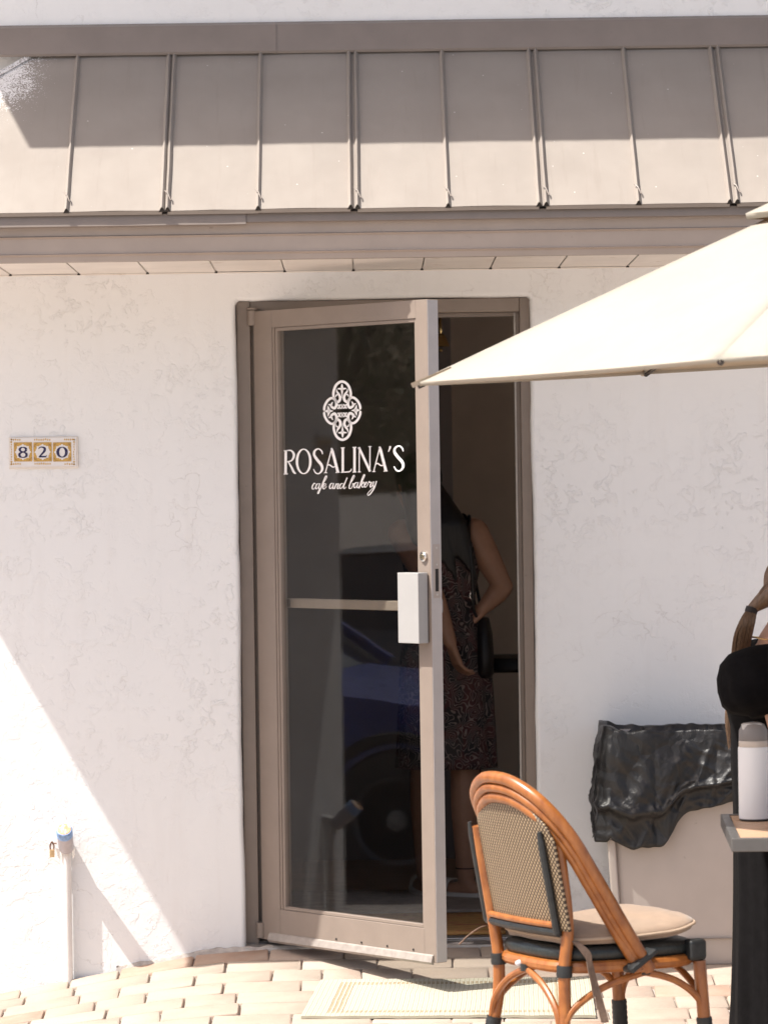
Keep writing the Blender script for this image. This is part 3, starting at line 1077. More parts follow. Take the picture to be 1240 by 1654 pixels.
cur = [
    [(363, 992), (352, 984), (337, 1002), (333, 1026), (344, 1034), (366, 1010)],
    [(394, 990), (376, 990), (363, 1014), (367, 1033), (384, 1016), (396, 986), (388, 1018), (393, 1033), (408, 1012)],
    [(408, 1012), (440, 962), (456, 932), (448, 924), (430, 962), (402, 1030), (384, 1070), (378, 1062), (398, 1026), (422, 1014)],
    [(422, 1014), (442, 1004), (446, 990), (434, 988), (423, 1010), (430, 1033), (454, 1010)],
    [(510, 986), (492, 986), (478, 1012), (484, 1031), (500, 1014), (512, 983), (503, 1018), (509, 1031), (524, 1006)],
    [(524, 1006), (533, 986), (528, 1006), (518, 1032)], [(520, 1020), (544, 988), (552, 994), (543, 1020), (550, 1031), (565, 1008)],
    [(592, 988), (575, 988), (562, 1012), (569, 1030), (586, 1012), (624, 938)], [(624, 938), (596, 1008), (601, 1030), (616, 1014)],
    [(638, 1004), (668, 962), (686, 928), (680, 918), (664, 948), (644, 1004), (643, 1026), (656, 1028), (670, 1006), (672, 986), (686, 998)],
    [(712, 978), (695, 980), (682, 1004), (688, 1024), (704, 1006), (716, 976), (707, 1010), (713, 1023), (728, 1002)],
    [(728, 1002), (758, 952), (772, 918), (764, 916), (744, 964), (724, 1027)], [(730, 1006), (752, 974), (762, 980), (744, 996), (754, 1018), (770, 1002)],
    [(770, 1002), (787, 986), (787, 974), (774, 984), (768, 1006), (777, 1018), (796, 998)],
    [(796, 998), (808, 968), (812, 980), (828, 976), (817, 1004), (822, 1018), (836, 998)],
    [(836, 998), (846, 970), (838, 1000), (845, 1010), (858, 994), (868, 966), (852, 1020), (822, 1068), (800, 1086), (796, 1070), (826, 1036), (862, 1000)],
]
for c_ in cur:
    s_ = spline(c_, 6)
    out = []
    for i, (x, y) in enumerate(s_):
        x1, y1 = s_[min(i + 1, len(s_) - 1)]
        x0, y0 = s_[max(i - 1, 0)]
        dx, dy = x1 - x0, y1 - y0
        l = math.hypot(dx, dy) or 1
        down = max(0, dy / l)
        out.append((x, y, 4.5 + 5.0 * down))
    C.append(out)
tb = MB()
strokes(tb, C, mpT)
tb.build('tagline_lettering', WHITEPRINT, door)

mpE = glass_map(500, 600, 11.27)
EMB = []
base = []
base.append(sp([(-150, -230, 40), (-157, -330, 42), (-118, -450, 44), (-60, -510, 44), (0, -530, 44), (60, -510, 44), (118, -450, 44), (157, -330, 42), (150, -230, 40)]))
for s in (-1, 1):
    base.append(sp([(s * 150, -245, 40), (s * 120, -185, 46), (s * 85, -160, 46), (s * 45, -190, 46), (s * 36, -250, 44), (s * 66, -310, 40), (s * 92, -350, 26), (s * 100, -400, 5)]))
    base.append(sp([(s * 60, -300, 20), (s * 105, -285, 22), (s * 116, -245, 6)]))
    base.append(sp([(0, -370, 26), (s * 36, -402, 30), (s * 62, -398, 22), (s * 76, -412, 6)]))
    base.append(sp([(s * 155, -225, 40), (s * 205, -232, 42), (s * 272, -180, 42), (s * 318, -95, 40), (s * 330, -32, 40), (s * 340, -18, 34)]))
    base.append(sp([(s * 146, -235, 40), (s * 112, -170, 46), (s * 106, -100, 46), (s * 140, -50, 46), (s * 185, -70, 44), (s * 210, -105, 38), (s * 255, -128, 5)]))
    base.append(sp([(s * 195, -85, 26), (s * 188, -140, 24), (s * 165, -162, 6)]))
    base.append(sp([(s * 235, 0, 44), (s * 250, -42, 40), (s * 262, -100, 4)]))
    base.append([(s * 80, -116, 24), (s * 52, -76, 22), (s * 26, -36, 24)])
    base.append([(s * 26, -116, 24), (s * 54, -76, 22), (s * 80, -36, 24)])
base.append([(0, -230, 4), (0, -300, 16), (0, -350, 36), (0, -400, 34), (0, -430, 42), (0, -465, 26), (0, -492, 4)])
base.append([(0, -124, 5), (0, -76, 26), (0, -28, 5)])
for s_ in base:
    for m_ in (1, -1):
        EMB.append([(597 + x + (y * m_) * 0.012, 712 + y * m_ - x * 0.03, w) for x, y, w in s_])
for s in (-1, 1):
    EMB.append([(597 + s * 165, 712 - s * 5, 5), (597 + s * 215, 712 - s * 6, 42), (597 + s * 255, 712 - s * 8, 72), (597 + s * 290, 712 - s * 9, 40), (597 + s * 318, 712 - s * 9, 6)])
tb = MB()
strokes(tb, EMB, mpE)
tb.build('emblem', WHITEPRINT, door)


def at_z(u, v, z):
    d = ray(u, v)
    return CAM + d * ((z - CAM.z) / d.z)


def at_g(u, v):
    """point of the paving seen at a photograph pixel"""
    y0, y1 = -0.001, -6.0
    for _ in range(50):
        ym = 0.5 * (y0 + y1)
        p = at(u, v, ym)
        if p.z > hz(p.x, p.y):
            y1 = ym
        else:
            y0 = ym
    return at(u, v, 0.5 * (y0 + y1))


# ------------------------------------------------------------------ standpipe and padlock on the lit wall
PVC = mat('white painted pipe', (0.78, 0.75, 0.73), 0.4, 0.05, 20, 0.15, 60)
px_, py_ = at(108, 1450, -0.022).x, -0.024
ztop = at(104, 1372, -0.024).z
sp_ = thing('standpipe', (px_, py_, hz(px_, py_)), 'thin white standpipe with blue capped slanting fitting on the wall', 'pipe')
MB().tube([(px_, py_, hz(px_, py_) - 0.05), (px_, py_, ztop)], 0.0165, 18).build('riser', PVC, sp_, smooth=True)
BRASS = mat('weathered brass', (0.42, 0.33, 0.20), 0.45, 0.3, 60, 0.4, 120, metal=0.7)
elb = MB().tube([(px_, py_, ztop - 0.012), (px_, py_, ztop + 0.012), (px_, py_ + 0.006, ztop + 0.022), (px_, 0.01, ztop + 0.026)], [0.0195, 0.0195, 0.017, 0.015], 14)
elb.build('elbow', PVC, sp_, smooth=True)
ax = Vector((0.0, -0.74, 0.67)).normalized()
b0 = Vector((px_ + 0.002, py_ - 0.018, ztop + 0.004))
CAPM = mat('lavender grey cap', (0.44, 0.41, 0.44), 0.5, 0.08, 40)
MB().tube([b0, b0 + ax * 0.012, b0 + ax * 0.075], [0.024, 0.026, 0.027], 22).build('cap_body', CAPM, sp_, smooth=True)
BLUE = mat('faded blue band', (0.22, 0.36, 0.62), 0.5, 0.35, 70, 0.3, 90)
MB().tube([b0 + ax * 0.0752, b0 + ax * 0.103, b0 + ax * 0.107], [0.0275, 0.0275, 0.0255], 22).build('cap_band', BLUE, sp_, smooth=True)
RUST = mat('rusty cap face', (0.62, 0.34, 0.18), 0.7, 0.3, 50, 0.4, 120, dirt=((0.66, 0.58, 0.48), 60, 0.5))
MB().tube([b0 + ax * 0.1071, b0 + ax * 0.109], [0.0235, 0.021], 22).build('cap_face', RUST, sp_, smooth=True)
for s in (-1, 1):
    MB().prism([(s * 0.020, -0.002), (s * 0.031, 0.004), (s * 0.029, -0.024), (s * 0.022, -0.034)], -0.004, 0.004, 1, Matrix.Translation((px_ + 0.001, py_ - 0.016, ztop + 0.002))).build('lug', CHROME, sp_)
pl = at(84, 1372, -0.022)
pk = thing('padlock', (pl.x, -0.022, pl.z), 'small brass padlock hanging beside the standpipe cap', 'padlock')
MB().box((pl.x - 0.008, -0.028, pl.z - 0.027), (pl.x + 0.008, -0.014, pl.z - 0.001)).build('body', mat('dull brass', (0.52, 0.36, 0.20), 0.4, 0.2, 60, metal=0.5), pk, bevel=0.002, seg=2)
MB().tube(spline([(pl.x - 0.0055, -0.021, pl.z - 0.002), (pl.x - 0.0058, -0.021, pl.z + 0.014), (pl.x, -0.021, pl.z + 0.024), (pl.x + 0.0058, -0.021, pl.z + 0.014), (pl.x + 0.0055, -0.021, pl.z - 0.002)], 5), 0.0026, 8).build('shackle', mat('rusty shackle', (0.14, 0.065, 0.04), 0.6, 0.3, 80), pk, smooth=True)
MB().tube([(pl.x, 0.004, pl.z + 0.017), (pl.x + 0.001, -0.018, pl.z + 0.018), (pl.x + 0.016, -0.022, pl.z + 0.019)], 0.0022, 7).build('hasp', mat('rusty hasp', (0.20, 0.11, 0.07), 0.7, 0.3, 60), pk, smooth=True)

# ------------------------------------------------------------------ house number plaque
def sgn(zx, zy, y=-0.012):
    return at(zx / 7.75, 680 + zy / 7.75, y)


pc = sgn(545, 392, 0)
pq = thing('number_plaque', (pc.x, 0, pc.z), 'ceramic house number plaque reading 820 with ochre scrollwork border', 'sign')
a_, b_ = sgn(108, 202), sgn(982, 588)
x0, x1, z0, z1_ = a_.x, b_.x, b_.z, a_.z
FRAMEW = mat('cream plaque frame', (0.70, 0.65, 0.60), 0.5, 0.06, 30, 0.2, 80)
MB().box((x0, -0.010, z0), (x1, 0.002, z1_)).build('backing', FRAMEW, pq, bevel=0.0025, seg=2)
CER = mat('white glazed tile', (0.74, 0.72, 0.72), 0.22, 0.03, 20)
OCH = mat('ochre glaze', (0.52, 0.315, 0.075), 0.3, 0.22, 160)
OCHD = mat('brown ochre glaze', (0.36, 0.20, 0.06), 0.3, 0.25, 160)
NAVY = mat('navy glaze', (0.022, 0.016, 0.075), 0.25, 0.15, 60)
i0, i1 = sgn(128, 214), sgn(958, 562)
MB().box((i0.x, -0.0125, i1.z), (i1.x, -0.0102, i0.z)).build('border_tile', CER, pq, bevel=0.0006)
W_, H_ = i1.x - i0.x, i0.z - i1.z


def pm(x, y, l):
    """plaque drawing: x right and y down in 1/7.75 photograph pixels"""
    p = sgn(x, y, 0)
    return Vector((p.x, -0.0126 - l, p.z))


orn = []
rr = random.Random(21)
for xa, xb, y in ((135, 265, 236), (425, 640, 236), (800, 945, 236), (135, 270, 540), (430, 645, 538), (805, 945, 540)):
    n = max(3, int((xb - xa) / 24))
    for i in range(n):
        x = xa + (xb - xa) * (i + 0.5) / n
        h = 25 + 14 * (1 - abs(2 * (i + 0.5) / n - 1)) * (1 if 300 < xa < 700 else 0.6)
        orn.append([(x - 9, y + rr.uniform(-4, 4), 5), (x, y - rr.uniform(0, h * 0.3), h * 0.9), (x + 9, y + rr.uniform(-4, 4), 5)])
for x in (146, 930):
    for i in range(11):
        y = 232 + 31 * i
        wv = 32 if i in (0, 1, 9, 10) else 15
        orn.append([(x + rr.uniform(-4, 4), y - 12, 4), (x + rr.uniform(-5, 5), y, wv), (x, y + 12, 4)])
ob = MB()
strokes(ob, orn, pm, 0.0005)
tag(ob.build('scroll_border', OCH, pq), kind='stuff')
for cx_, dig in ((292, '8'), (538, '2'), (782, '0')):
    ta, tb_ = pm(cx_ - 118, 268, 0), pm(cx_ + 118, 505, 0)
    t = MB().box((ta.x + 0.0006, -0.0142, tb_.z), (tb_.x - 0.0006, -0.0127, ta.z)).build('number_tile', OCH, pq, bevel=0.0006)
    # scalloped white field
    fld, k = [], 64
    cc = pm(cx_, 388, 0)
    s = abs(ta.x - tb_.x) / 236
    ring = []
    for i in range(k):
        a = 2 * math.pi * i / k
        r = 93 + 6 * math.cos(8 * a) + 5 * math.cos(16 * a)
        ring.append((cc.x + s * r * math.cos(a), cc.z + s * r * math.sin(a)))
    mbf = MB().prism(ring, -0.0152, -0.0143, 1)
    mbf.build('field', CER, t)
    so = []
    # leafy brown corners
    for sx_ in (-1, 1):
        for sy_ in (-1, 1):
            so.append(sp([(cx_ + sx_ * 70, 388 + sy_ * 106, 5), (cx_ + sx_ * 94, 388 + sy_ * 88, 17), (cx_ + sx_ * 108, 388 + sy_ * 62, 5)], 5))
    def pm2(x, y, l, base=0.0142):
        p = sgn(x, y, 0)
        return Vector((p.x, -base - l, p.z))
    for one in so:
        cb = MB()
        strokes(cb, [one], pm2, 0.0006)
        cb.build('corner_leaf', OCHD, t)
    if dig == '8':
        dg = [ell(cx_, 357, 40, 27, 30, 10), ell(cx_ + 1, 424, 46, 32, 32, 10)]
    elif dig == '0':
        dg = [ell(cx_, 390, 54, 62, 38, 10)]
    else:
        dg = [sp([(cx_ - 48, 352, 8), (cx_ - 40, 334, 12), (cx_ - 8, 326, 14), (cx_ + 24, 340, 28), (cx_ + 26, 368, 30), (cx_, 404, 24), (cx_ - 34, 440, 16), (cx_ - 44, 452, 10)], 6),
              [(cx_ - 46, 447, 20), (cx_ + 42, 446, 20), (cx_ + 52, 424, 4)]]
    db = MB()
    strokes(db, dg, lambda x, y, l: pm2(x, y, l, 0.0153), 0.0006)
    db.build('digit', NAVY, t)

# ------------------------------------------------------------------ doormat
def mat_mat():
    m, nt, b = new_mat('woven doormat')
    uv = N(nt, 'ShaderNodeUVMap')
    sep = N(nt, 'ShaderNodeSeparateXYZ')
    nt.links.new(uv.outputs[0], sep.inputs[0])     # metres from the centre of the mat

    def M_(op, a, c=None):
        n = N(nt, 'ShaderNodeMath', operation=op)
        for i, q in enumerate((a, c)):
            if q is None:
                continue
            if isinstance(q, (int, float)):
                n.inputs[i].default_value = q
            else:
                nt.links.new(q, n.inputs[i])
        return n.outputs[0]
    ax_, ay_ = M_('ABSOLUTE', sep.outputs[0]), M_('ABSOLUTE', sep.outputs[1])
    ex, ey = M_('SUBTRACT', 0.465, ax_), M_('SUBTRACT', 0.29, ay_)      # distance in from each edge

    def band(d, a, c):
        return M_('MULTIPLY', M_('GREATER_THAN', d, a), M_('LESS_THAN', d, c))
    bx = M_('MULTIPLY', band(ex, 0.075, 0.125), M_('GREATER_THAN', ey, 0.05))
    by = M_('MULTIPLY', band(ey, 0.05, 0.085), M_('GREATER_THAN', ex, 0.075))
    border = M_('MAXIMUM', bx, by)
    wv = M_('GREATER_THAN', M_('SINE', M_('MULTIPLY', sep.outputs[0], 420.0)), -0.35)
    wv2 = M_('GREATER_THAN', M_('SINE', M_('MULTIPLY', sep.outputs[1], 330.0)), -0.6)
    border = M_('MULTIPLY', border, M_('MULTIPLY', wv, wv2))
    line = M_('GREATER_THAN', M_('SINE', M_('MULTIPLY', sep.outputs[0], 400.0)), 0.72)
    col = mixc(nt, M_('MULTIPLY', line, 0.40), (0.41, 0.385, 0.30), (0.19, 0.18, 0.13))
    fuzz = noise_tex(nt, coords(nt, (1, 1, 1)), 240, 3)
    col = mixc(nt, ramp(nt, fuzz, [(0.35, 0.0), (0.7, 0.18)]), col, (0.32, 0.285, 0.21))
    col = mixc(nt, M_('MULTIPLY', border, 0.85), col, (0.215, 0.14, 0.062))
    nt.links.new(col, b.inputs['Base Color'])
    b.inputs['Roughness'].default_value = 0.95
    h = M_('SINE', M_('MULTIPLY', sep.outputs[0], 800.0))
    n1 = bump(nt, h, 0.5, 0.001)
    nt.links.new(bump(nt, fuzz, 0.5, 0.001, n1), b.inputs['Normal'])
    return m


q00, q10, q01, q11 = at_g(486, 1647), at_g(962, 1646), at_g(518, 1588), at_g(952, 1583)
nu, nv = 60, 24
MATH = 0.007


def mat_pt(s, t, dz):
    p = (q00 * (1 - s) + q10 * s) * (1 - t) + (q01 * (1 - s) + q11 * s) * t
    wav = 0.0025 * mnoise.noise(Vector((s * 5, t * 4, 7))) + (0.006 * max(0, (0.06 - t) / 0.06) * abs(mnoise.noise(Vector((s * 9, 0, 1)))))
    return (p.x + 0.003 * mnoise.noise(Vector((t * 6, s * 2, 2))), p.y + 0.003 * mnoise.noise(Vector((s * 7, t, 5))), hz(p.x, p.y) + 0.003 + dz + wav)


mm = MB()
top = [[mat_pt(i / nu, j / nv, MATH) for i in range(nu + 1)] for j in range(nv + 1)]
mm.grid(top)
for edge in ([(i / nu, 0) for i in range(nu + 1)], [(i / nu, 1) for i in range(nu + 1)], [(0, j / nv) for j in range(nv + 1)], [(1, j / nv) for j in range(nv + 1)]):
    mm.grid([[mat_pt(s, t, MATH) for s, t in edge], [mat_pt(s, t, -0.002) for s, t in edge]])
dm = mm.build('doormat', mat_mat(), fix=False, smooth=True, angle=60)
uvl = dm.data.uv_layers.new(name='UVMap')
nmain = (nu + 1) * (nv + 1)
for lp_ in dm.data.loops:
    k = lp_.vertex_index
    if k < nmain:
        s, t = (k % (nu + 1)) / nu, (k // (nu + 1)) / nv
    else:
        s, t = 0.5, 0.0
    uvl.data[lp_.index].uv = ((s - 0.5) * 0.93, (t - 0.5) * 0.58)
tag(dm, 'cream woven doormat with tan checked border on the pavers', 'doormat')

# ------------------------------------------------------------------ bin and its liner
BINM = mat('warm grey plastic', (0.46, 0.405, 0.37), 0.5, 0.04, 8, 0.12, 140, dirt=((0.26, 0.21, 0.18), 26, 0.70))
YF = -0.335
bxl, bxr = at(986, 1300, YF).x, at(1206, 1300, YF).x
zbot = at(1100, 1560, YF).z
ztb = at(1080, 1186, YF).z
bn = thing('trash_bin', ((bxl + bxr) / 2, YF + 0.15, zbot), 'tall warm grey plastic bin against the stucco wall', 'bin')


def rrect(cx, cy, hx, hy, r, z, n=5):
    out = []
    for qx, qy, a0 in ((1, 1, 0), (-1, 1, 90), (-1, -1, 180), (1, -1, 270)):
        for k in range(n + 1):
            a = R(a0 + 90 * k / n)
            out.append(Vector((cx + qx * (hx - r) + r * math.cos(a), cy + qy * (hy - r) + r * math.sin(a), z)))
    return out


bcx, bcy = (bxl + bxr) / 2, YF + 0.145
rings = []
for t, hx, hy in ((0, 0.196, 0.120), (0.02, 0.200, 0.124), (0.105, 0.203, 0.126), (0.11, 0.207, 0.129), (0.5, 0.216, 0.135), (0.97, 0.226, 0.143), (1.0, 0.236, 0.150)):
    rings.append(rrect(bcx, bcy, hx, hy, 0.03, zbot + (ztb - zbot) * t))
rings.append(rrect(bcx, bcy, 0.226, 0.140, 0.03, ztb))
rings.append(rrect(bcx, bcy, 0.200, 0.115, 0.03, zbot + 0.03))
MB().loft(rings).build('shell', BINM, bn, smooth=True, angle=30)
# raised corner column on the left and the recessed front panel edge
for s in (-1, 1):
    MB().loft([rrect(bcx + s * (0.200 + 0.024 * t), YF + 0.012 - 0.012 * t, 0.013, 0.010, 0.006, zbot + 0.01 + (ztb - zbot - 0.355) * t) for t in (0, 0.5, 1)]).build('corner_rib', BINM, bn, smooth=True, angle=40)
MB().box((bcx - 0.17, YF + 0.006, zbot + 0.085), (bcx + 0.17, YF + 0.012, zbot + 0.088)).build('front_groove', mat('bin groove', (0.22, 0.19, 0.17), 0.7), bn)


def plastic_mat():
    m, nt, b = new_mat('black liner film')
    v = coords(nt)
    b.inputs['Base Color'].default_value = (0.012, 0.012, 0.013, 1)
    n = noise_tex(nt, v, 16, 6, 0.6, 0.8)
    nt.links.new(ramp(nt, n, [(0.3, 0.34), (0.7, 0.52)]), b.inputs['Roughness'])
    nt.links.new(ramp(nt, n, [(0.3, (0.006, 0.006, 0.007)), (0.7, (0.016, 0.015, 0.015))]), b.inputs['Base Color'])
    b.inputs['Specular IOR Level'].default_value = 0.5
    vo = N(nt, 'ShaderNodeTexVoronoi', feature='DISTANCE_TO_EDGE')
    vo.inputs['Scale'].default_value = 11
    wp = N(nt, 'ShaderNodeMixRGB', blend_type='ADD')
    wp.inputs[0].default_value = 0.12
    nz = N(nt, 'ShaderNodeTexNoise')
    nz.inputs['Scale'].default_value = 7
    nt.links.new(v, nz.inputs['Vector'])
    nt.links.new(v, wp.inputs[1])
    nt.links.new(nz.outputs['Color'], wp.inputs[2])
    nt.links.new(wp.outputs[0], vo.inputs['Vector'])
    n1 = bump(nt, ramp(nt, vo.outputs['Distance'], [(0.0, 0.0), (0.25, 1.0)]), 0.3, 0.012)
    n2 = bump(nt, noise_tex(nt, wp.outputs[0], 12, 7, 0.62, 2.6), 0.5, 0.007, n1)
    nt.links.new(n2, b.inputs['Normal'])
    return m


def liner():
    mb = MB()
    nS = 260
    ring0 = rrect(bcx, bcy, 0.236, 0.150, 0.035, 0, 6)
    # even resampling of the bin outline
    L = [0]
    for i in range(len(ring0)):
        L.append(L[-1] + (ring0[(i + 1) % len(ring0)] - ring0[i]).length)
    per = []
    for k in range(nS):
        t = L[-1] * k / nS
        for i in range(len(ring0)):
            if L[i] <= t <= L[i + 1]:
                f = (t - L[i]) / max(1e-9, L[i + 1] - L[i])
                a, c = ring0[i], ring0[(i + 1) % len(ring0)]
                p = a.lerp(c, f)
                d = (c - a)
                per.append((p, Vector((d.y, -d.x, 0)).normalized()))
                break
    prof = []
    rows = []
    nT = 44
    for j in range(-7, nT + 1):
        row = []
        for k, (p, n_) in enumerate(per):
            xr = (p.x - bcx) / 0.236
            front = max(0.0, -n_.y)
            left = max(0.0, -n_.x)
            # length of the overhang round the rim
            ln = 0.27 + 0.03 * mnoise.noise(Vector((p.x * 6, p.y * 6, 1)))
            if front > 0.5:
                lobe = math.exp(-((xr + 0.52) / 0.46) ** 6)
                ln = 0.262 + 0.108 * lobe - 0.05 * max(0, xr) + 0.010 * mnoise.noise(Vector((p.x * 25, 0, 4)))
            if left > 0.4:
                ln = 0.35 + 0.03 * mnoise.noise(Vector((p.y * 30, 0, 2)))
            sag = 0.010 * mnoise.noise(Vector((p.x * 9, p.y * 9, 9))) + 0.006 * mnoise.noise(Vector((p.x * 30, p.y * 30, 4))) + 0.016 * max(0, -xr - 0.75) / 0.25
            if j < 0:       # inside the bin
                t = max(0.0, (-j - 1) / 6)
                q = Vector((bcx + (p.x - bcx) * (0.93 - 0.06 * t), bcy + (p.y - bcy) * (0.90 - 0.08 * t), ztb + 0.010 - 0.25 * t + sag))
                q += Vector((mnoise.noise(p * 9 + Vector((0, 0, t * 4))), mnoise.noise(p * 8 + Vector((3, 0, t * 4))), 0)) * 0.012
            else:
                t = j / nT
                out_ = 0.008 + 0.022 * math.sin(min(1, t * 1.3) * math.pi * 0.5) + 0.006 * t
                fold = 0.010 * mnoise.noise(Vector((p.x * 8 + 2 * t, p.y * 8, t * 2.0))) + 0.003 * mnoise.noise(Vector((p.x * 30, p.y * 30 + 3, t * 3)))
                cr1 = 1 - abs(mnoise.noise(Vector((p.x * 11 + t * 1.8, p.y * 11, t * 1.7 + 2))))
                cr2 = 1 - abs(mnoise.noise(Vector((p.x * 16 - t * 5, p.y * 16, t * 5 + 8))))
                fold += 0.016 * (cr1 ** 6 - 0.3) * min(1, t * 2.5) * (1 - 0.6 * min(1, left * 2)) + 0.008 * (cr2 ** 7 - 0.25)
                if left > 0.3:
                    fold += 0.005 * math.sin(p.y * 60 + 2 * t) * (0.4 + t)
                z = ztb + 0.012 * math.cos(t * math.pi / 2) ** 6 + sag * (1 - t) - ln * t
                # the film gathers in a tuck two thirds of the way down
                tuck = (0.016 * math.exp(-((t - 0.68) / 0.035) ** 2) - 0.014 * sstep(0.70, 0.76, t)) * (1 if front > 0.5 else 0.3)
                if front > 0.5:
                    fold += -0.007 * math.exp(-((xr + 0.33) / 0.03) ** 2) - 0.006 * math.exp(-((xr - 0.52) / 0.025) ** 2)
                    fold *= 0.8
                q = p + n_ * (out_ + fold * min(1, t * 4) + tuck)
                q.z = z
            row.append(q)
        rows.append(row)
    mb.loft(rows, cap=False)
    return mb


ln_ = liner().build('bin_liner', plastic_mat(), smooth=True, angle=180)
so = ln_.modifiers.new('thick', 'SOLIDIFY')
so.thickness = 0.0012
tag(ln_, 'crumpled glossy black bag folded over the rim of the grey bin', 'bin bag')

# ------------------------------------------------------------------ table and bottle
ZTAB = 0.655
tn, tf = at_z(1181, 1355, ZTAB), at_z(1163, 1315, ZTAB)
ed = (tf - tn)
ed.z = 0
dep = ed.length
ed.normalize()
pr = Vector((ed.y, -ed.x, 0))
TMx = Matrix.Translation(tn) @ Matrix((pr, ed, Vector((0, 0, 1)))).transposed().to_4x4()
wid = 1.12
tc_ = tn + pr * wid / 2 + ed * dep / 2
gz = hz(tc_.x, tc_.y)
print('TABLE', tn, tf, dep, gz)
tab = thing('cafe_table', (tc_.x, tc_.y, gz), 'cafe table with wood top and grey metal rim under the umbrella', 'table')
GREYM = mat('grey table metal', (0.12, 0.114, 0.11), 0.35, 0.1, 20, 0.1, 90, metal=0.4)
WOODT = mat('tan table wood', (0.42, 0.27, 0.17), 0.5, 0.14, 14, 0.25, 70, stretch=(1, 9, 1))
TT = 0.034
rim = MB()
rw = 0.024
rim.box((0, 0, -TT), (wid, rw, 0), TMx).box((0, dep - rw, -TT), (wid, dep, 0), TMx).box((0, rw + 0.0005, -TT), (rw, dep - rw - 0.0005, 0), TMx).box((wid - rw, rw + 0.0005, -TT), (wid, dep - rw - 0.0005, 0), TMx)
rim.build('rim', GREYM, tab, bevel=0.002)
nb = 5
for k in range(nb):
    y0_, y1_ = rw + 0.001 + (dep - 2 * rw) * k / nb, rw - 0.001 + (dep - 2 * rw) * (k + 1) / nb
    MB().box((rw + 0.001, y0_, -TT + 0.006), (wid - rw - 0.001, y1_, -0.003), TMx).build('top_board', WOODT, tab, bevel=0.0015)
for sx_ in (0.32, wid - 0.32):
    leg = MB().tube([(sx_, dep / 2, -TT - 0.001), (sx_, dep / 2, gz - ZTAB + 0.03)], 0.03, 18, M=TMx)
    leg.build('leg', GREYM, tab, smooth=True)
    MB().tube([(sx_, 0.10, gz - ZTAB + 0.012), (sx_, dep - 0.10, gz - ZTAB + 0.012)], 0.012, 10, M=TMx).tube([(sx_ - 0.22, dep / 2, gz - ZTAB + 0.012), (sx_ + 0.22, dep / 2, gz - ZTAB + 0.012)], 0.012, 10, M=TMx).build('foot', GREYM, tab, smooth=True)

bp = at_z(1218, 1324, ZTAB)
bt = thing('water_bottle', (bp.x, bp.y, ZTAB), 'white insulated bottle with grey flip lid on the table', 'bottle')
sc_b = (bp.y - CAM.y) / F
BR = 25.0 * sc_b


def lathe(cx, cy, z0_, prof, seg=32):
    return MB().loft([[Vector((cx + r * math.cos(2 * math.pi * k / seg), cy + r * math.sin(2 * math.pi * k / seg), z0_ + z)) for k in range(seg)] for r, z in prof])


BW = mat('white bottle enamel', (0.80, 0.79, 0.79), 0.35, 0.02, 10, 0.05, 200)
hb = 118 * sc_b
lathe(bp.x, bp.y, ZTAB, [(BR * 0.93, 0.0), (BR * 0.97, 0.001), (BR, 0.007), (BR, hb - 0.006), (BR * 0.985, hb - 0.001), (BR * 0.94, hb)]).build('body', BW, bt, smooth=True, angle=40)
lathe(bp.x, bp.y, ZTAB - 0.0005, [(BR * 0.98, 0.0005), (BR * 0.985, 0.004), (BR * 0.9, 0.0045)]).build('base_ring', mat('dark base rubber', (0.06, 0.055, 0.05), 0.7), bt, smooth=True)
lathe(bp.x, bp.y, ZTAB + hb, [(BR * 0.93, 0.0002), (BR * 0.95, 0.002), (BR * 0.95, 9 * sc_b), (BR * 0.92, 10 * sc_b)]).build('collar', mat('beige collar', (0.55, 0.47, 0.40), 0.5), bt, smooth=True, angle=40)
LID = mat('grey lid', (0.20, 0.18, 0.17), 0.45, 0.05)
lathe(bp.x, bp.y, ZTAB + hb + 10 * sc_b, [(BR * 0.94, 0.0002), (BR * 0.95, 0.002), (BR * 0.93, 16 * sc_b), (BR * 0.74, 26 * sc_b), (BR * 0.5, 29 * sc_b), (BR * 0.2, 30 * sc_b)]).build('lid', LID, bt, smooth=True, angle=50)
zl_ = ZTAB + hb + 32 * sc_b
MB().loft([rrect(bp.x - BR * 0.1, bp.y - 0.004, BR * a, BR * 0.5, 0.006, zl_ + z) for a, z in ((0.62, -0.008), (0.66, 0.0), (0.64, 0.007), (0.5, 0.010))]).build('lid_button', mat('pale lid button', (0.55, 0.52, 0.49), 0.45), bt, smooth=True, angle=40)

# ------------------------------------------------------------------ umbrella
UC = Vector((1.50, -2.94, 0))
UR, ZHEM, ZAP = 1.365, 1.898, 2.435
TA, TB = 0.050, 0.015      # slight tilt of the canopy


def tilt(p):
    p = Vector(p)
    return Vector((p.x, p.y, p.z + TA * (p.x - UC.x) + TB * (p.y - UC.y)))


um = thing('market_umbrella', (UC.x, UC.y, hz(UC.x, UC.y)), 'large cream canvas umbrella reaching in from the right', 'umbrella')


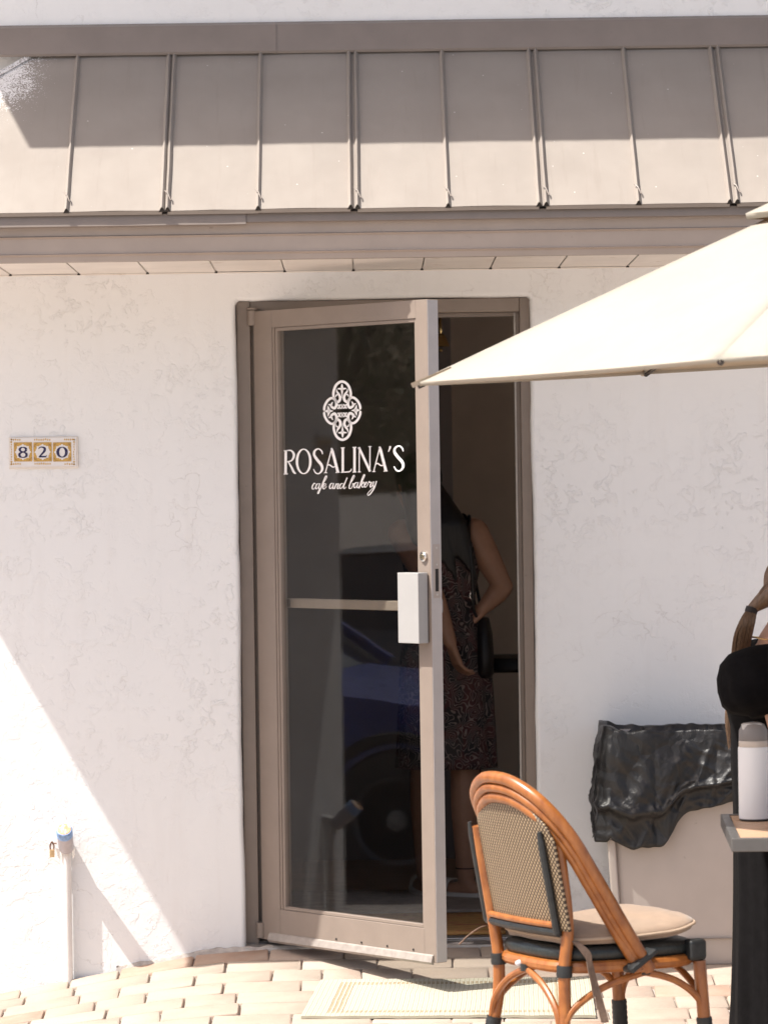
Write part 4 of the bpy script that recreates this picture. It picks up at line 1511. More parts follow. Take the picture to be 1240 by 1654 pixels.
def canvas_mat():
    m, nt, b = new_mat('cream canvas')
    v = coords(nt)
    c = mixc(nt, ramp(nt, noise_tex(nt, v, 3, 4), [(0.3, 0.0), (0.7, 1.0)]), (0.47, 0.44, 0.375), (0.51, 0.48, 0.415))
    nt.links.new(c, b.inputs['Base Color'])
    b.inputs['Roughness'].default_value = 0.9
    nt.links.new(bump(nt, noise_tex(nt, v, 420, 2), 0.4, 0.0008, bump(nt, noise_tex(nt, v, 5, 4, 0.6, 0.8), 0.6, 0.02)), b.inputs['Normal'])
    tr = N(nt, 'ShaderNodeBsdfTranslucent')
    nt.links.new(mixc(nt, 1.0, c, (1.0, 0.74, 0.46), 'MULTIPLY'), tr.inputs[0])
    mx = N(nt, 'ShaderNodeMixShader')
    mx.inputs[0].default_value = 0.36
    out = nt.nodes['Material Output']
    nt.links.new(b.outputs[0], mx.inputs[1])
    nt.links.new(tr.outputs[0], mx.inputs[2])
    nt.links.new(mx.outputs[0], out.inputs[0])
    return m


CANV = canvas_mat()


def canopy(r0, r1, zfun, sagk, val):
    """six gores between ribs; hem sags inward between the rib ends"""
    mb = MB()
    nA, nR = 12, 16
    for g_ in range(6):
        a0 = R(180 + 60 * g_)
        rows_ = []
        for j in range(nR + 1):
            t = j / nR
            r = r0 + (r1 - r0) * t
            row = []
            for i in range(nA + 1):
                f = i / nA
                e0 = Vector((math.cos(a0), math.sin(a0), 0)) * r
                e1 = Vector((math.cos(a0 + R(60)), math.sin(a0 + R(60)), 0)) * r
                p = e0.lerp(e1, f)
                s_ = 4 * f * (1 - f)
                p = p * (1 - 0.05 * s_ * t ** 3)
                z = zfun(r) - sagk * s_ * t * (1.15 - t)
                row.append(tilt((UC.x + p.x, UC.y + p.y, z)))
            rows_.append(row)
        lastrow = rows_[-1]
        rows_.append([p - Vector((0, 0, val * 0.5)) + (Vector((UC.x, UC.y, 0)) - Vector((p.x, p.y, 0))).normalized() * 0.004 for p in lastrow])
        mb.grid(rows_)
    return mb


zf = lambda r: ZAP - (ZAP - ZHEM) * (r / UR) ** 1.03
cn = canopy(0.10, UR, zf, 0.02, 0.02).build('canopy', CANV, um, smooth=True, angle=20)
s1 = cn.modifiers.new('thick', 'SOLIDIFY')
s1.thickness = 0.0016
vt = canopy(0.02, 0.50, lambda r: zf(r) + 0.040 - 0.004 * r, 0.006, 0.03).build('vent_tier', CANV, um, smooth=True, angle=20)
s2 = vt.modifiers.new('thick', 'SOLIDIFY')
s2.thickness = 0.0016
UMET = mat('dark bronze pole', (0.06, 0.05, 0.045), 0.4, 0.1, 20, metal=0.5)
gzu = hz(UC.x, UC.y)
MB().tube([(UC.x, UC.y, gzu + 0.06), (UC.x, UC.y, ZAP + 0.02)], 0.019, 16).build('pole', UMET, um, smooth=True)
MB().loft([[Vector((UC.x + r * math.cos(2 * math.pi * k / 24), UC.y + r * math.sin(2 * math.pi * k / 24), gzu + z)) for k in range(24)] for r, z in ((0.25, 0.0), (0.25, 0.04), (0.20, 0.07), (0.05, 0.085), (0.035, 0.30), (0.02, 0.301))]).build('base', UMET, um, smooth=True, angle=40)
MB().loft([[Vector((UC.x + r * math.cos(2 * math.pi * k / 14), UC.y + r * math.sin(2 * math.pi * k / 14), ZAP + z)) for k in range(14)] for r, z in ((0.02, 0.02), (0.03, 0.06), (0.022, 0.09), (0.004, 0.12))]).build('finial', UMET, um, smooth=True)
for g_ in range(6):
    a0 = R(180 + 60 * g_)
    e = Vector((math.cos(a0), math.sin(a0), 0))
    path = [tilt(Vector((UC.x, UC.y, 0)) + e * r + Vector((0, 0, zf(r) - 0.012))) for r in (0.03, 0.4, 0.8, 1.1, UR - 0.005)]
    MB().tube(path, 0.008, 8).build('rib', UMET, um, smooth=True)
    m_ = tilt(Vector((UC.x, UC.y, 0)) + e * 0.72 + Vector((0, 0, zf(0.72) - 0.02)))
    MB().tube([m_, Vector((UC.x, UC.y, ZHEM - 0.12)) + e * 0.02], 0.006, 8).build('strut', UMET, um, smooth=True)
    # sewn rib pocket at the tip
    tp = Vector((UC.x, UC.y, 0)) + e * UR
    sd_ = Vector((-e.y, e.x, 0))
    sl = (Vector((0, 0, zf(UR))) - Vector((0, 0, zf(UR - 0.1)))) + e * 0.1
    sl.normalize()
    nn = sd_.cross(sl).normalized()
    if nn.z < 0:
        nn = -nn
    O_ = tilt(tp + Vector((0, 0, zf(UR))))
    pk_ = []
    for t_, w_, h_ in ((-0.10, 0.022, 0.0015), (-0.04, 0.020, 0.002), (0.012, 0.013, 0.002)):
        c_ = O_ + sl * t_
        pk_.append([c_ - sd_ * w_ + nn * 0.002, c_ - sd_ * w_ * 0.6 + nn * h_, c_ + sd_ * w_ * 0.6 + nn * h_, c_ + sd_ * w_ + nn * 0.002, c_ + sd_ * w_ * 0.5 - nn * 0.011, c_ - sd_ * w_ * 0.5 - nn * 0.011])
    if g_ not in (1, 2):
        MB().loft(pk_).build('rib_pocket', CANV, um)
    if g_ not in (1, 2):
        MB().tube([O_ + sl * -0.020 - nn * 0.013, O_ + sl * -0.002 - nn * 0.013], 0.0065, 8).build('rib_end', DARKGAP, um, smooth=True)

# ------------------------------------------------------------------ rattan bistro chair
CF = Vector((0.88, 0.475, 0)).normalized()         # the way the chair faces
CR = Vector((CF.y, -CF.x, 0))                      # its right-hand side, towards the camera
CH0 = Vector((0.580, -2.80, 0))
cgz = hz(CH0.x, CH0.y)
ch = thing('bistro_chair', (CH0.x, CH0.y, cgz), 'orange rattan bistro chair with woven back in front of the door', 'chair')


def K(f, r, h):
    return CH0 + CF * f + CR * r + Vector((0, 0, cgz + h))


def rattan_mat():
    m, nt, b = new_mat('rattan cane')
    v = coords(nt)
    n = noise_tex(nt, coords(nt, (1, 1, 0.35)), 46, 5, 0.6)
    c = mixc(nt, ramp(nt, n, [(0.3, 0.0), (0.7, 1.0)]), (0.235, 0.072, 0.014), (0.37, 0.135, 0.032))
    blot = ramp(nt, noise_tex(nt, v, 11, 4), [(0.52, 0.0), (0.68, 0.6)])
    c = mixc(nt, blot, c, (0.17, 0.05, 0.012))
    nt.links.new(c, b.inputs['Base Color'])
    b.inputs['Roughness'].default_value = 0.34
    b.inputs['Coat Weight'].default_value = 0.25
    b.inputs['Coat Roughness'].default_value = 0.2
    nt.links.new(bump(nt, n, 0.2, 0.001), b.inputs['Normal'])
    return m


RAT = rattan_mat()
BLACKW = mat('black binding', (0.016, 0.018, 0.019), 0.45, 0.3, 60, 0.6, 90)


def weave_mat():
    m, nt, b = new_mat('woven back')
    uv = N(nt, 'ShaderNodeUVMap')
    sep = N(nt, 'ShaderNodeSeparateXYZ')
    nt.links.new(uv.outputs[0], sep.inputs[0])

    def M_(op, a, c=None):
        n = N(nt, 'ShaderNodeMath', operation=op)
        for i, q in enumerate((a, c)):
            if q is None:
                continue
            if isinstance(q, (int, float)):
                n.inputs[i].default_value = q
            else:
                nt.links.new(q, n.inputs[i])
        return n.outputs[0]
    su = M_('SINE', M_('MULTIPLY', sep.outputs[0], 2 * math.pi / 0.0130))
    sv = M_('SINE', M_('MULTIPLY', sep.outputs[1], 2 * math.pi / 0.0150))
    p = M_('MULTIPLY', su, sv)
    fac = ramp(nt, M_('MULTIPLY_ADD', p, 0.5), [(0.0, 0.0), (1.0, 1.0)])
    pp = N(nt, 'ShaderNodeMath', operation='MULTIPLY_ADD')
    nt.links.new(p, pp.inputs[0])
    pp.inputs[1].default_value = 0.5
    pp.inputs[2].default_value = 0.5
    fac = ramp(nt, pp.outputs[0], [(0.52, 0.0), (0.66, 1.0)])
    c = mixc(nt, fac, (0.050, 0.030, 0.018), (0.36, 0.275, 0.175))
    nt.links.new(c, b.inputs['Base Color'])
    b.inputs['Roughness'].default_value = 0.5
    nt.links.new(bump(nt, pp.outputs[0], 0.35, 0.002), b.inputs['Normal'])
    return m


WEAVE = weave_mat()
# seat ring and woven seat
def seat_outline(k=1.0, n=40, e=0.52):
    out = []
    for i in range(n):
        a = 2 * math.pi * i / n
        c, s = math.cos(a), math.sin(a)
        f = 0.205 * math.copysign(abs(c) ** e, c)
        hw = 0.19 + 0.03 * (f + 0.2) / 0.4
        r = hw * math.copysign(abs(s) ** e, s)
        out.append((f * k + 0.012, r * k))
    return out


SO = seat_outline()
MB().tube([K(f, r, 0.428) for f, r in SO], 0.0165, 10, closed=True).build('seat_frame', RAT, ch, smooth=True)
sw_ = MB()
rings = []
for k, h in ((0.90, 0.440), (0.99, 0.443), (1.035, 0.455), (1.035, 0.468), (1.0, 0.478), (0.9, 0.480)):
    rings.append([K(f * k, r * k, h) for f, r in SO])
sw_.loft(rings)
SEATW = mat('black woven seat', (0.014, 0.018, 0.018), 0.4, 0.4, 160, 1.0, 110)
sw_.build('seat', SEATW, ch, smooth=True, angle=50)
for r in (0.205, -0.205):
    MB().loft([[K(0.195 + a, r + b_, h) for a, b_ in ((-0.03, -0.022), (0.022, -0.020), (0.030, 0.0), (0.022, 0.020), (-0.03, 0.022))] for h in (0.426, 0.472, 0.482)]).build('corner_wrap', BLACKW, ch, bevel=0.011, seg=3)

LEGP = {}
for r in (-1, 1):
    rear = spline([(-0.255, r * 0.205, 0.0), (-0.225, r * 0.19, 0.14), (-0.190, r * 0.172, 0.30), (-0.186, r * 0.168, 0.42), (-0.200 + 0.022 * (r > 0), r * 0.174, 0.54), (-0.226 + 0.028 * (r > 0), r * 0.178, 0.70), (-0.238 + 0.03 * (r > 0), r * 0.176, 0.775)], 6)
    front = spline([(0.235, r * 0.225, 0.0), (0.220, r * 0.212, 0.20), (0.205, r * 0.205, 0.425)], 6)
    LEGP[('r', r)], LEGP[('f', r)] = rear, front
    lg = MB().tube([K(*p) for p in rear], 0.0165, 12).build('leg', RAT, ch, smooth=True)
    lg2 = MB().tube([K(*p) for p in front], 0.0175, 12).build('leg', RAT, ch, smooth=True)
    # black bindings
    def pick(path, h):
        return min(path, key=lambda q: abs(q[2] - h))
    for path, hs in ((rear, ((0.20, 0.265), (0.405, 0.435))), (front, ((0.19, 0.275),))):
        for h0, h1 in hs:
            pts = []
            nstep = max(4, int((h1 - h0) / 0.007))
            for i in range(nstep + 1):
                h = h0 + (h1 - h0) * i / nstep
                lo = max((q for q in path if q[2] <= h), key=lambda q: q[2])
                hi = min((q for q in path if q[2] >= h), key=lambda q: q[2])
                t = 0 if hi[2] == lo[2] else (h - lo[2]) / (hi[2] - lo[2])
                pts.append((lo[0] + (hi[0] - lo[0]) * t, lo[1] + (hi[1] - lo[1]) * t, h))
            rads = [0.0205 + 0.0012 * (i % 2) for i in range(len(pts))]
            MB().tube([K(*p) for p in pts], rads, 12).build('binding', BLACKW, ch, smooth=True)
    MB().tube([K(rear[0][0], rear[0][1], 0.0), K(rear[0][0], rear[0][1], 0.02)], 0.019, 12).build('foot_cap', BLACKW, ch, smooth=True)
    MB().tube([K(front[0][0], front[0][1], 0.0), K(front[0][0], front[0][1], 0.02)], 0.020, 12).build('foot_cap', BLACKW, ch, smooth=True)


# curved braces between the legs
def brace(p0, p1, mid):
    a, b_ = Vector(p0), Vector(p1)
    m_ = Vector(mid)
    for e in (a, b_):
        path = spline([tuple(e), tuple(e.lerp(m_, 0.12) + Vector((0, 0, 0.055))), tuple(e.lerp(m_, 0.5) + Vector((0, 0, 0.050))), tuple(m_)], 7)
        MB().tube([K(*p) for p in path], 0.0095, 9).build('brace', RAT, ch, smooth=True)
    MB().tube([K(m_.x, m_.y, m_.z - 0.006), K(m_.x, m_.y, m_.z + 0.012)], 0.016, 10).build('binding', BLACKW, ch, smooth=True)


brace((-0.205, -0.180, 0.24), (-0.205, 0.180, 0.24), (-0.200, 0.0, 0.412))
brace((0.220, -0.212, 0.25), (0.220, 0.212, 0.25), (0.222, 0.0, 0.410))
for r in (-1, 1):
    brace((-0.205, r * 0.180, 0.24), (0.220, r * 0.212, 0.25), (0.03, r * 0.213, 0.408))
# low cross rung
MB().tube([K(0.225, -0.213, 0.20), K(0.09, -0.14, 0.195), K(-0.14, 0.05, 0.19), K(-0.215, 0.185, 0.19)], 0.009, 9).build('rung', RAT, ch, smooth=True)
MB().tube([K(0.225, 0.213, 0.20), K(0.09, 0.14, 0.212), K(-0.14, -0.05, 0.212), K(-0.215, -0.185, 0.19)], 0.009, 9).build('rung', RAT, ch, smooth=True)

# hoop: three canes sweeping over the back and down to the seat sides
half = [(0.035, 0.232, 0.415), (-0.050, 0.234, 0.545), (-0.125, 0.232, 0.665), (-0.190, 0.216, 0.775), (-0.246, 0.172, 0.858), (-0.276, 0.088, 0.905), (-0.285, 0.0, 0.917)]
full = half + [(f, -r, h) for f, r, h in reversed(half[:-1])]


def shrink(p, k, df):
    f, r, h = p
    c = (-0.02, 0.0, 0.415)
    up = min(1.0, (h - 0.415) / 0.12)
    return (c[0] + (f - c[0]) * (1 - (1 - k) * up) + df * up - (1 - k) * 0.25 * (1 - up), r * (1 - (1 - k) * (0.35 + 0.65 * up)), c[2] + (h - c[2]) * k)


for k, df, rad in ((1.0, 0.0, 0.0165), (0.945, -0.012, 0.0125), (0.895, -0.016, 0.0150)):
    pts = [shrink(p, k, df) for p in full]
    MB().tube([K(*p) for p in spline(pts, 9)], rad, 12).build('hoop_cane', RAT, ch, smooth=True)
for r in (-1, 1):
    MB().loft([[K(f, r * (0.214 + o), h) for f, o, h in ((-0.030 + t, -0.006, 0.410 + t * 0.62), (-0.030 + t, 0.040, 0.410 + t * 0.62), (-0.040 + t, 0.040, 0.424 + t * 0.62), (-0.040 + t, -0.006, 0.424 + t * 0.62))] for t in (0.0, 0.04, 0.08)]).build('binding', BLACKW, ch, bevel=0.004)


# woven back panel
def back_f(r, h):
    return -0.192 - 0.066 * (h - 0.53) / 0.35 - 0.016 * (1 - (r / 0.19) ** 2)


def panel(off, name, material):
    mb = MB()
    uvs = []
    rows_ = []
    n, mrow = 24, 30
    for i in range(n + 1):
        r = -0.160 + 0.366 * i / n
        top = 0.725 + 0.145 * math.sqrt(max(0, 1 - ((r - 0.014) / 0.196) ** 2))
        row = []
        for j in range(mrow + 1):
            h = 0.527 + (top - 0.527) * j / mrow
            row.append(K(back_f(r, h) + off, r, h))
            uvs.append((r, h))
        rows_.append(row)
    mb.grid(rows_)
    o = mb.build(name, material, ch, smooth=True, angle=180, fix=False)
    ul = o.data.uv_layers.new(name='UVMap')
    for lp_ in o.data.loops:
        ul.data[lp_.index].uv = uvs[lp_.vertex_index]
    sm = o.modifiers.new('thick', 'SOLIDIFY')
    sm.thickness = 0.008
    sm.offset = 0
    return o


panel(0.0, 'back_panel', WEAVE)
for r in (-1, 1):
    rb_ = 0.168 if r > 0 else -0.198
    pts = [(back_f(rb_, h) - 0.012, rb_, h) for h in (0.52, 0.60, 0.68, 0.755, 0.785)]
    MB().tube([K(*p) for p in pts], [0.0105, 0.0105, 0.0105, 0.010, 0.006], 10).build('back_edge', BLACKW, ch, smooth=True)
pts = [(back_f(r, 0.524) - 0.008, r, 0.523) for r in (-0.2, -0.1, 0.0, 0.1, 0.172)]
MB().tube([K(*p) for p in spline(pts, 4)], 0.0125, 10).build('back_edge', BLACKW, ch, smooth=True)
pts = [(back_f(r, 0.538) - 0.012, r, 0.541) for r in (-0.165, -0.1, 0.0, 0.1, 0.160)]
MB().tube([K(*p) for p in spline(pts, 4)], 0.0085, 10).build('back_rail', RAT, ch, smooth=True)
zb_ = K(back_f(0, 0.45) - 0.016, -0.02, 0.424)
MB().sphere(zb_, (0.012, 0.006, 0.009), 12, 8).build('maker_disc', mat('pale enamel disc', (0.62, 0.60, 0.62), 0.4), ch, smooth=True)

# cushion with ties
cu = thing('seat_cushion', tuple(K(0.02, 0, 0.48)), 'beige fabric seat cushion with ties on the rattan chair', 'cushion')
FAB = mat('beige cushion fabric', (0.285, 0.20, 0.14), 0.95, 0.08, 40, 0.7, 420, sheen=0.3)
CO = seat_outline(1.0, 48, 0.40)
rings = []
for k, h in ((0.80, 0.484), (0.97, 0.487), (1.0, 0.500), (0.985, 0.511), (0.90, 0.521), (0.70, 0.526), (0.35, 0.528)):
    ring = []
    for f, r in CO:
        lift = 0.020 * max(0, f / 0.2) ** 2
        wv = 0.004 * mnoise.noise(Vector((f * 14, r * 14, h * 20)))
        ring.append(K(f * k + 0.008, r * k, h + lift + wv))
    rings.append(ring)
MB().loft(rings).build('pad', FAB, cu, smooth=True, angle=180)
MB().tube([K(f * 1.005 + 0.008, r * 1.005, 0.502 + 0.020 * max(0, f / 0.2) ** 2 + 0.003 * mnoise.noise(Vector((f * 14, r * 14, 10)))) for f, r in CO], 0.0042, 7, closed=True).build('piping', mat('cushion piping', (0.40, 0.30, 0.22), 0.9, 0.05, 40, 0.5, 300), cu, smooth=True)
TIE = mat('brown cushion tie', (0.20, 0.14, 0.105), 0.9, 0.2, 60, 0.5, 200)


def ribbon(pts, w, name):
    pts = spline([tuple(K(*p)) for p in pts], 6)
    rws = []
    for i, p in enumerate(pts):
        p = Vector(p)
        tw = 0.5 * math.sin(i * 0.35)
        sd_ = (CF * math.cos(tw) + CR * math.sin(tw)) * w
        rws.append([p - sd_, p + sd_, p + sd_ + CR * 0.0025, p - sd_ + CR * 0.0025])
    MB().loft(rws).build(name, TIE, cu)


ribbon([(-0.165, 0.185, 0.50), (-0.150, 0.205, 0.475), (-0.130, 0.206, 0.44), (-0.112, 0.205, 0.37), (-0.088, 0.205, 0.285)], 0.0095, 'tie')
ribbon([(-0.165, 0.190, 0.498), (-0.142, 0.210, 0.47), (-0.135, 0.21, 0.42), (-0.118, 0.21, 0.355)], 0.008, 'tie')
ribbon([(-0.175, -0.185, 0.495), (-0.21, -0.20, 0.505), (-0.245, -0.225, 0.48), (-0.262, -0.245, 0.455)], 0.004, 'tie')


# ------------------------------------------------------------------ figures
def capsule(mb, p0, p1, r0, r1, seg=14):
    p0, p1 = Vector(p0), Vector(p1)
    d = p1 - p0
    L = d.length or 1e-6
    t = d / L
    path, rad = [], []
    for a in (1.0, 0.72, 0.38):
        path.append(p0 - t * r0 * math.sin(a * math.pi / 2))
        rad.append(max(0.0006, r0 * math.cos(a * math.pi / 2)))
    for k in range(5):
        f = k / 4
        path.append(p0.lerp(p1, f))
        rad.append(r0 + (r1 - r0) * f)
    for a in (0.38, 0.72, 1.0):
        path.append(p1 + t * r1 * math.sin(a * math.pi / 2))
        rad.append(max(0.0006, r1 * math.cos(a * math.pi / 2)))
    mb.tube(path, rad, seg)


def blob(mb, c, r, M=None):
    mb.sphere(c, r, 18, 12, M)


def merged(name, mb, m, parent, voxel=0.006, smooth=4):
    """one continuous skin from overlapping solids"""
    me = mb.mesh(name)
    bm = bmesh.new()
    bm.from_mesh(me)
    bmesh.ops.recalc_face_normals(bm, faces=bm.faces)
    bm.to_mesh(me)
    bm.free()
    o = bpy.data.objects.new(name, me)
    COL.objects.link(o)
    r = o.modifiers.new('r', 'REMESH')
    r.mode = 'VOXEL'
    r.voxel_size = voxel
    s = o.modifiers.new('s', 'SMOOTH')
    s.factor = 0.5
    s.iterations = smooth
    dg = bpy.context.evaluated_depsgraph_get()
    new = bpy.data.meshes.new_from_object(o.evaluated_get(dg))
    bpy.data.objects.remove(o)
    bpy.data.meshes.remove(me)
    new.name = name
    new.materials.clear()
    return link(name, new, m, parent, True, 180)


def hand(mb, wrist, d, palm_n, size=1.0, curl=0.35, thumb=1):
    """palm and five fingers; d points from the wrist to the knuckles, palm_n out of the palm"""
    d = Vector(d).normalized()
    n = Vector(palm_n)
    n = (n - d * n.dot(d)).normalized()
    s = d.cross(n)
    w = Vector(wrist)
    S = size
    for k in range(4):
        off = (k - 1.5) * 0.019 * S
        capsule(mb, w + d * 0.012 * S + s * off * 0.6, w + d * 0.082 * S + s * off, 0.0135 * S, 0.0115 * S, 10)
    lens = (0.066, 0.076, 0.071, 0.055)
    for k in range(4):
        off = (k - 1.5) * 0.0205 * S
        p = w + d * 0.086 * S + s * off
        ang = 0.15
        for j, fr in enumerate((0.46, 0.30, 0.24)):
            ang += curl * (0.7 + 0.2 * j)
            dd = d * math.cos(ang) + n * math.sin(ang) + s * (k - 1.5) * 0.04
            q = p + dd.normalized() * lens[k] * fr * S
            r0 = (0.0092, 0.0086, 0.0080)[j] * S
            capsule(mb, p, q, r0, r0 * 0.92, 9)
            p = q
    p = w + d * 0.022 * S - s * thumb * 0.024 * S
    for j, L in enumerate((0.040, 0.032, 0.026)):
        a = (0.85, 0.5, 0.25)[j]
        dd = (d * math.cos(a) - s * thumb * math.sin(a) + n * (0.25 + 0.1 * j)).normalized()
        q = p + dd * L * S
        capsule(mb, p, q, (0.0125, 0.0105, 0.0095)[j] * S, (0.0105, 0.0095, 0.0085)[j] * S, 9)
        p = q


def head(mb, c, face, size=1.0):
    """skull, jaw, nose, lips, ears, brow; face is the horizontal way it looks"""
    f = Vector(face).normalized()
    s = f.cross(Vector((0, 0, 1))).normalized()
    u = s.cross(f)
    B = Matrix((f, s, u)).transposed().to_4x4()
    M = Matrix.Translation(Vector(c)) @ B @ Matrix.Scale(size, 4)
    blob(mb, (-0.012, 0, 0.022), (0.094, 0.074, 0.088), M)
    blob(mb, (0.030, 0, -0.030), (0.060, 0.058, 0.080), M)
    blob(mb, (0.052, 0, -0.082), (0.030, 0.030, 0.026), M)
    for k in (-1, 1):
        blob(mb, (0.052, k * 0.034, -0.028), (0.028, 0.026, 0.026), M)
        blob(mb, (-0.008, k * 0.074, -0.006), (0.018, 0.008, 0.030), M)
        blob(mb, (0.078, k * 0.028, 0.024), (0.012, 0.024, 0.008), M)
    blob(mb, (0.088, 0, 0.0), (0.012, 0.010, 0.026), M)
    blob(mb, (0.098, 0, -0.022), (0.015, 0.014, 0.011), M)
    blob(mb, (0.084, 0, -0.052), (0.012, 0.022, 0.006), M)
    blob(mb, (0.082, 0, -0.062), (0.012, 0.019, 0.007), M)
    return M


SKIN1 = mat('fair skin', (0.50, 0.285, 0.20), 0.5, 0.06, 30, 0.15, 260)
SKIN2 = mat('tan skin', (0.40, 0.215, 0.14), 0.5, 0.06, 30, 0.15, 260)
EYEW = mat('eye', (0.72, 0.70, 0.68), 0.2, 0.02)
EYED = mat('iris', (0.05, 0.03, 0.02), 0.2, 0.1)


def eyes(M, parent):
    for k in (-1, 1):
        e = MB().sphere((0.070, k * 0.030, 0.002), 0.0125, 12, 8, M).build('eye', EYEW, parent, smooth=True)
        MB().sphere((0.0785, k * 0.030, 0.002), (0.0045, 0.0058, 0.0058), 10, 6, M).build('iris', EYED, e, smooth=True)


def hair_mat(name, c0, c1):
    m, nt, b = new_mat(name)
    n = noise_tex(nt, coords(nt, (60, 60, 5)), 4, 4, 0.6)
    nt.links.new(mixc(nt, ramp(nt, n, [(0.3, 0.0), (0.7, 1.0)]), c0, c1), b.inputs['Base Color'])
    b.inputs['Roughness'].default_value = 0.42
    nt.links.new(bump(nt, n, 0.6, 0.003), b.inputs['Normal'])
    return m


def rings_dress(spec, seg, folds, seed):
    """spec: (cx, cy, z, rx, ry, fold amount)"""
    out = []
    for cx, cy, z, rx, ry, am in spec:
        ring = []
        for k in range(seg):
            a = 2 * math.pi * k / seg
            w = 1 + am * (0.6 * math.sin(folds * a + seed + z * 1.5) + 0.4 * math.sin((folds * 2 + 1) * a + z * 4 + seed * 2)) + am * 0.6 * mnoise.noise(Vector((math.cos(a) * 3, math.sin(a) * 3, z * 3 + seed)))
            ring.append(Vector((cx + rx * w * math.cos(a), cy + ry * w * math.sin(a), z)))
        out.append(ring)
    return out


def smooth_spec(spec, n=6):
    return spline(spec, n)


# --- person in black at the table
WX, WY = 1.127, -2.24
gw = hz(WX, WY)
pw = thing('person', (WX + 0.03, WY, gw), 'person with brown ponytail in black puff sleeved dress behind the table', 'person')
mb = MB()
hc = Vector((1.214, -2.235, 1.242))
neck0 = Vector((1.136, -2.235, 1.100))
# torso, leaning a little forward over the table
blob(mb, (1.157, WY, 0.74), (0.125, 0.160, 0.12))
capsule(mb, (1.157, WY, 0.78), (1.137, WY, 0.90), 0.105, 0.105)
blob(mb, (1.132, WY, 0.985), (0.108, 0.148, 0.13))
blob(mb, (1.120, WY, 1.050), (0.080, 0.165, 0.055))
for k in (-1, 1):
    blob(mb, (1.207, WY + k * 0.068, 0.985), (0.055, 0.062, 0.060))
capsule(mb, neck0, (1.180, -2.235, 1.175), 0.052, 0.047)
MH = head(mb, hc, (0.96, 0.05, -0.26), 0.98)
SR, SL = Vector((1.102, WY - 0.185, 1.035)), Vector((1.172, WY + 0.185, 1.035))
ER, EL = Vector((1.142, WY - 0.225, 0.835)), Vector((1.182, WY + 0.225, 0.835))
WRp, WLp = Vector((1.322, WY - 0.300, 0.715)), Vector((1.392, WY + 0.04, 0.715))
WLp = Vector((1.352, WY - 0.24 + 0.20, 0.74))
for S_, E_, W_2 in ((SR, ER, WRp), (SL, EL, WLp)):
    capsule(mb, S_, E_, 0.050, 0.038)
    capsule(mb, E_, E_.lerp(W_2, 0.35), 0.038, 0.039)
    capsule(mb, E_.lerp(W_2, 0.35), W_2, 0.039, 0.025)
hand(mb, WRp, (0.85, -0.45, -0.30), (0, 0, -1), 0.95, 0.18, 1)
hand(mb, WLp, (0.75, -0.60, -0.2), (0, 0, -1), 0.95, 0.25, -1)
for k in (-1, 1):
    hip = Vector((1.157, WY + k * 0.085, 0.72))
    kn = Vector((1.167, WY + k * 0.090, 0.33))
    an = Vector((1.142, WY + k * 0.095, gw + 0.075))
    capsule(mb, hip, kn, 0.085, 0.055)
    capsule(mb, kn, kn.lerp(an, 0.35), 0.055, 0.054)
    capsule(mb, kn.lerp(an, 0.35), an, 0.054, 0.034)
    capsule(mb, an + Vector((-0.02, 0, -0.04)), an + Vector((0.12, 0, -0.048)), 0.030, 0.024)
body = merged('body', mb, SKIN1, pw, 0.0065, 4)
eyes(MH, pw)
BLACKF = mat('black dress cloth', (0.0045, 0.004, 0.0045), 0.95, 0.25, 30, 0.5, 300, spec=0.12)
spec = [(1.157, WY, gw + 0.06, 0.158, 0.215, 0.06), (1.160, WY, 0.20, 0.152, 0.205, 0.055), (1.162, WY, 0.45, 0.146, 0.192, 0.045), (1.159, WY, 0.66, 0.146, 0.182, 0.03), (1.155, WY, 0.76, 0.148, 0.172, 0.015), (1.144, WY, 0.87, 0.136, 0.140, 0.006), (1.136, WY, 0.95, 0.146, 0.158, 0.004), (1.130, WY, 1.00, 0.138, 0.168, 0.003), (1.124, WY, 1.050, 0.104, 0.180, 0.002), (1.122, WY, 1.072, 0.092, 0.180, 0.0)]
dr_ = MB().loft(rings_dress(smooth_spec(spec, 5), 72, 9, 1.0), cap=False).build('dress', BLACKF, pw, smooth=True, angle=180)
dr_.modifiers.new('thick', 'SOLIDIFY').thickness = 0.004
for S_, E_, sgn_ in ((SR, ER, -1), (SL, EL, 1)):
    ax_ = (E_ - S_).normalized()
    sd1 = Vector((1, 0, 0)) - ax_ * ax_.x
    sd1.normalize()
    sd2 = ax_.cross(sd1)
    rgs = []
    for t, rr_ in ((-0.32, 0.030), (-0.28, 0.072), (-0.16, 0.100), (0.04, 0.116), (0.24, 0.122), (0.42, 0.119), (0.55, 0.103), (0.62, 0.074), (0.66, 0.054), (0.70, 0.050)):
        c_ = S_.lerp(E_, t * 0.90) + Vector((-0.034, sgn_ * 0.004, 0.010))
        ring = []
        for k in range(40):
            a = 2 * math.pi * k / 40
            w = 1 + 0.035 * math.sin(11 * a + t * 3) * (1 if 0 < t < 0.6 else 0.3) + 0.03 * mnoise.noise(Vector((math.cos(a) * 2, math.sin(a) * 2, t * 3)))
            ring.append(c_ + (sd1 * math.cos(a) + sd2 * math.sin(a)) * rr_ * w)
        rgs.append(ring)
    MB().loft(rgs).build('puff_sleeve', BLACKF, pw, smooth=True, angle=180)
HAIR1 = hair_mat('brown hair', (0.075, 0.042, 0.024), (0.20, 0.115, 0.062))
mb = MB()
blob(mb, (-0.018, 0, 0.028), (0.102, 0.082, 0.094), MH)
blob(mb, (0.020, 0, 0.070), (0.072, 0.076, 0.052), MH)
for k in (-1, 1):
    blob(mb, (-0.030, k * 0.056, 0.0), (0.058, 0.030, 0.066), MH)
tie = at(1216, 984, -2.30)
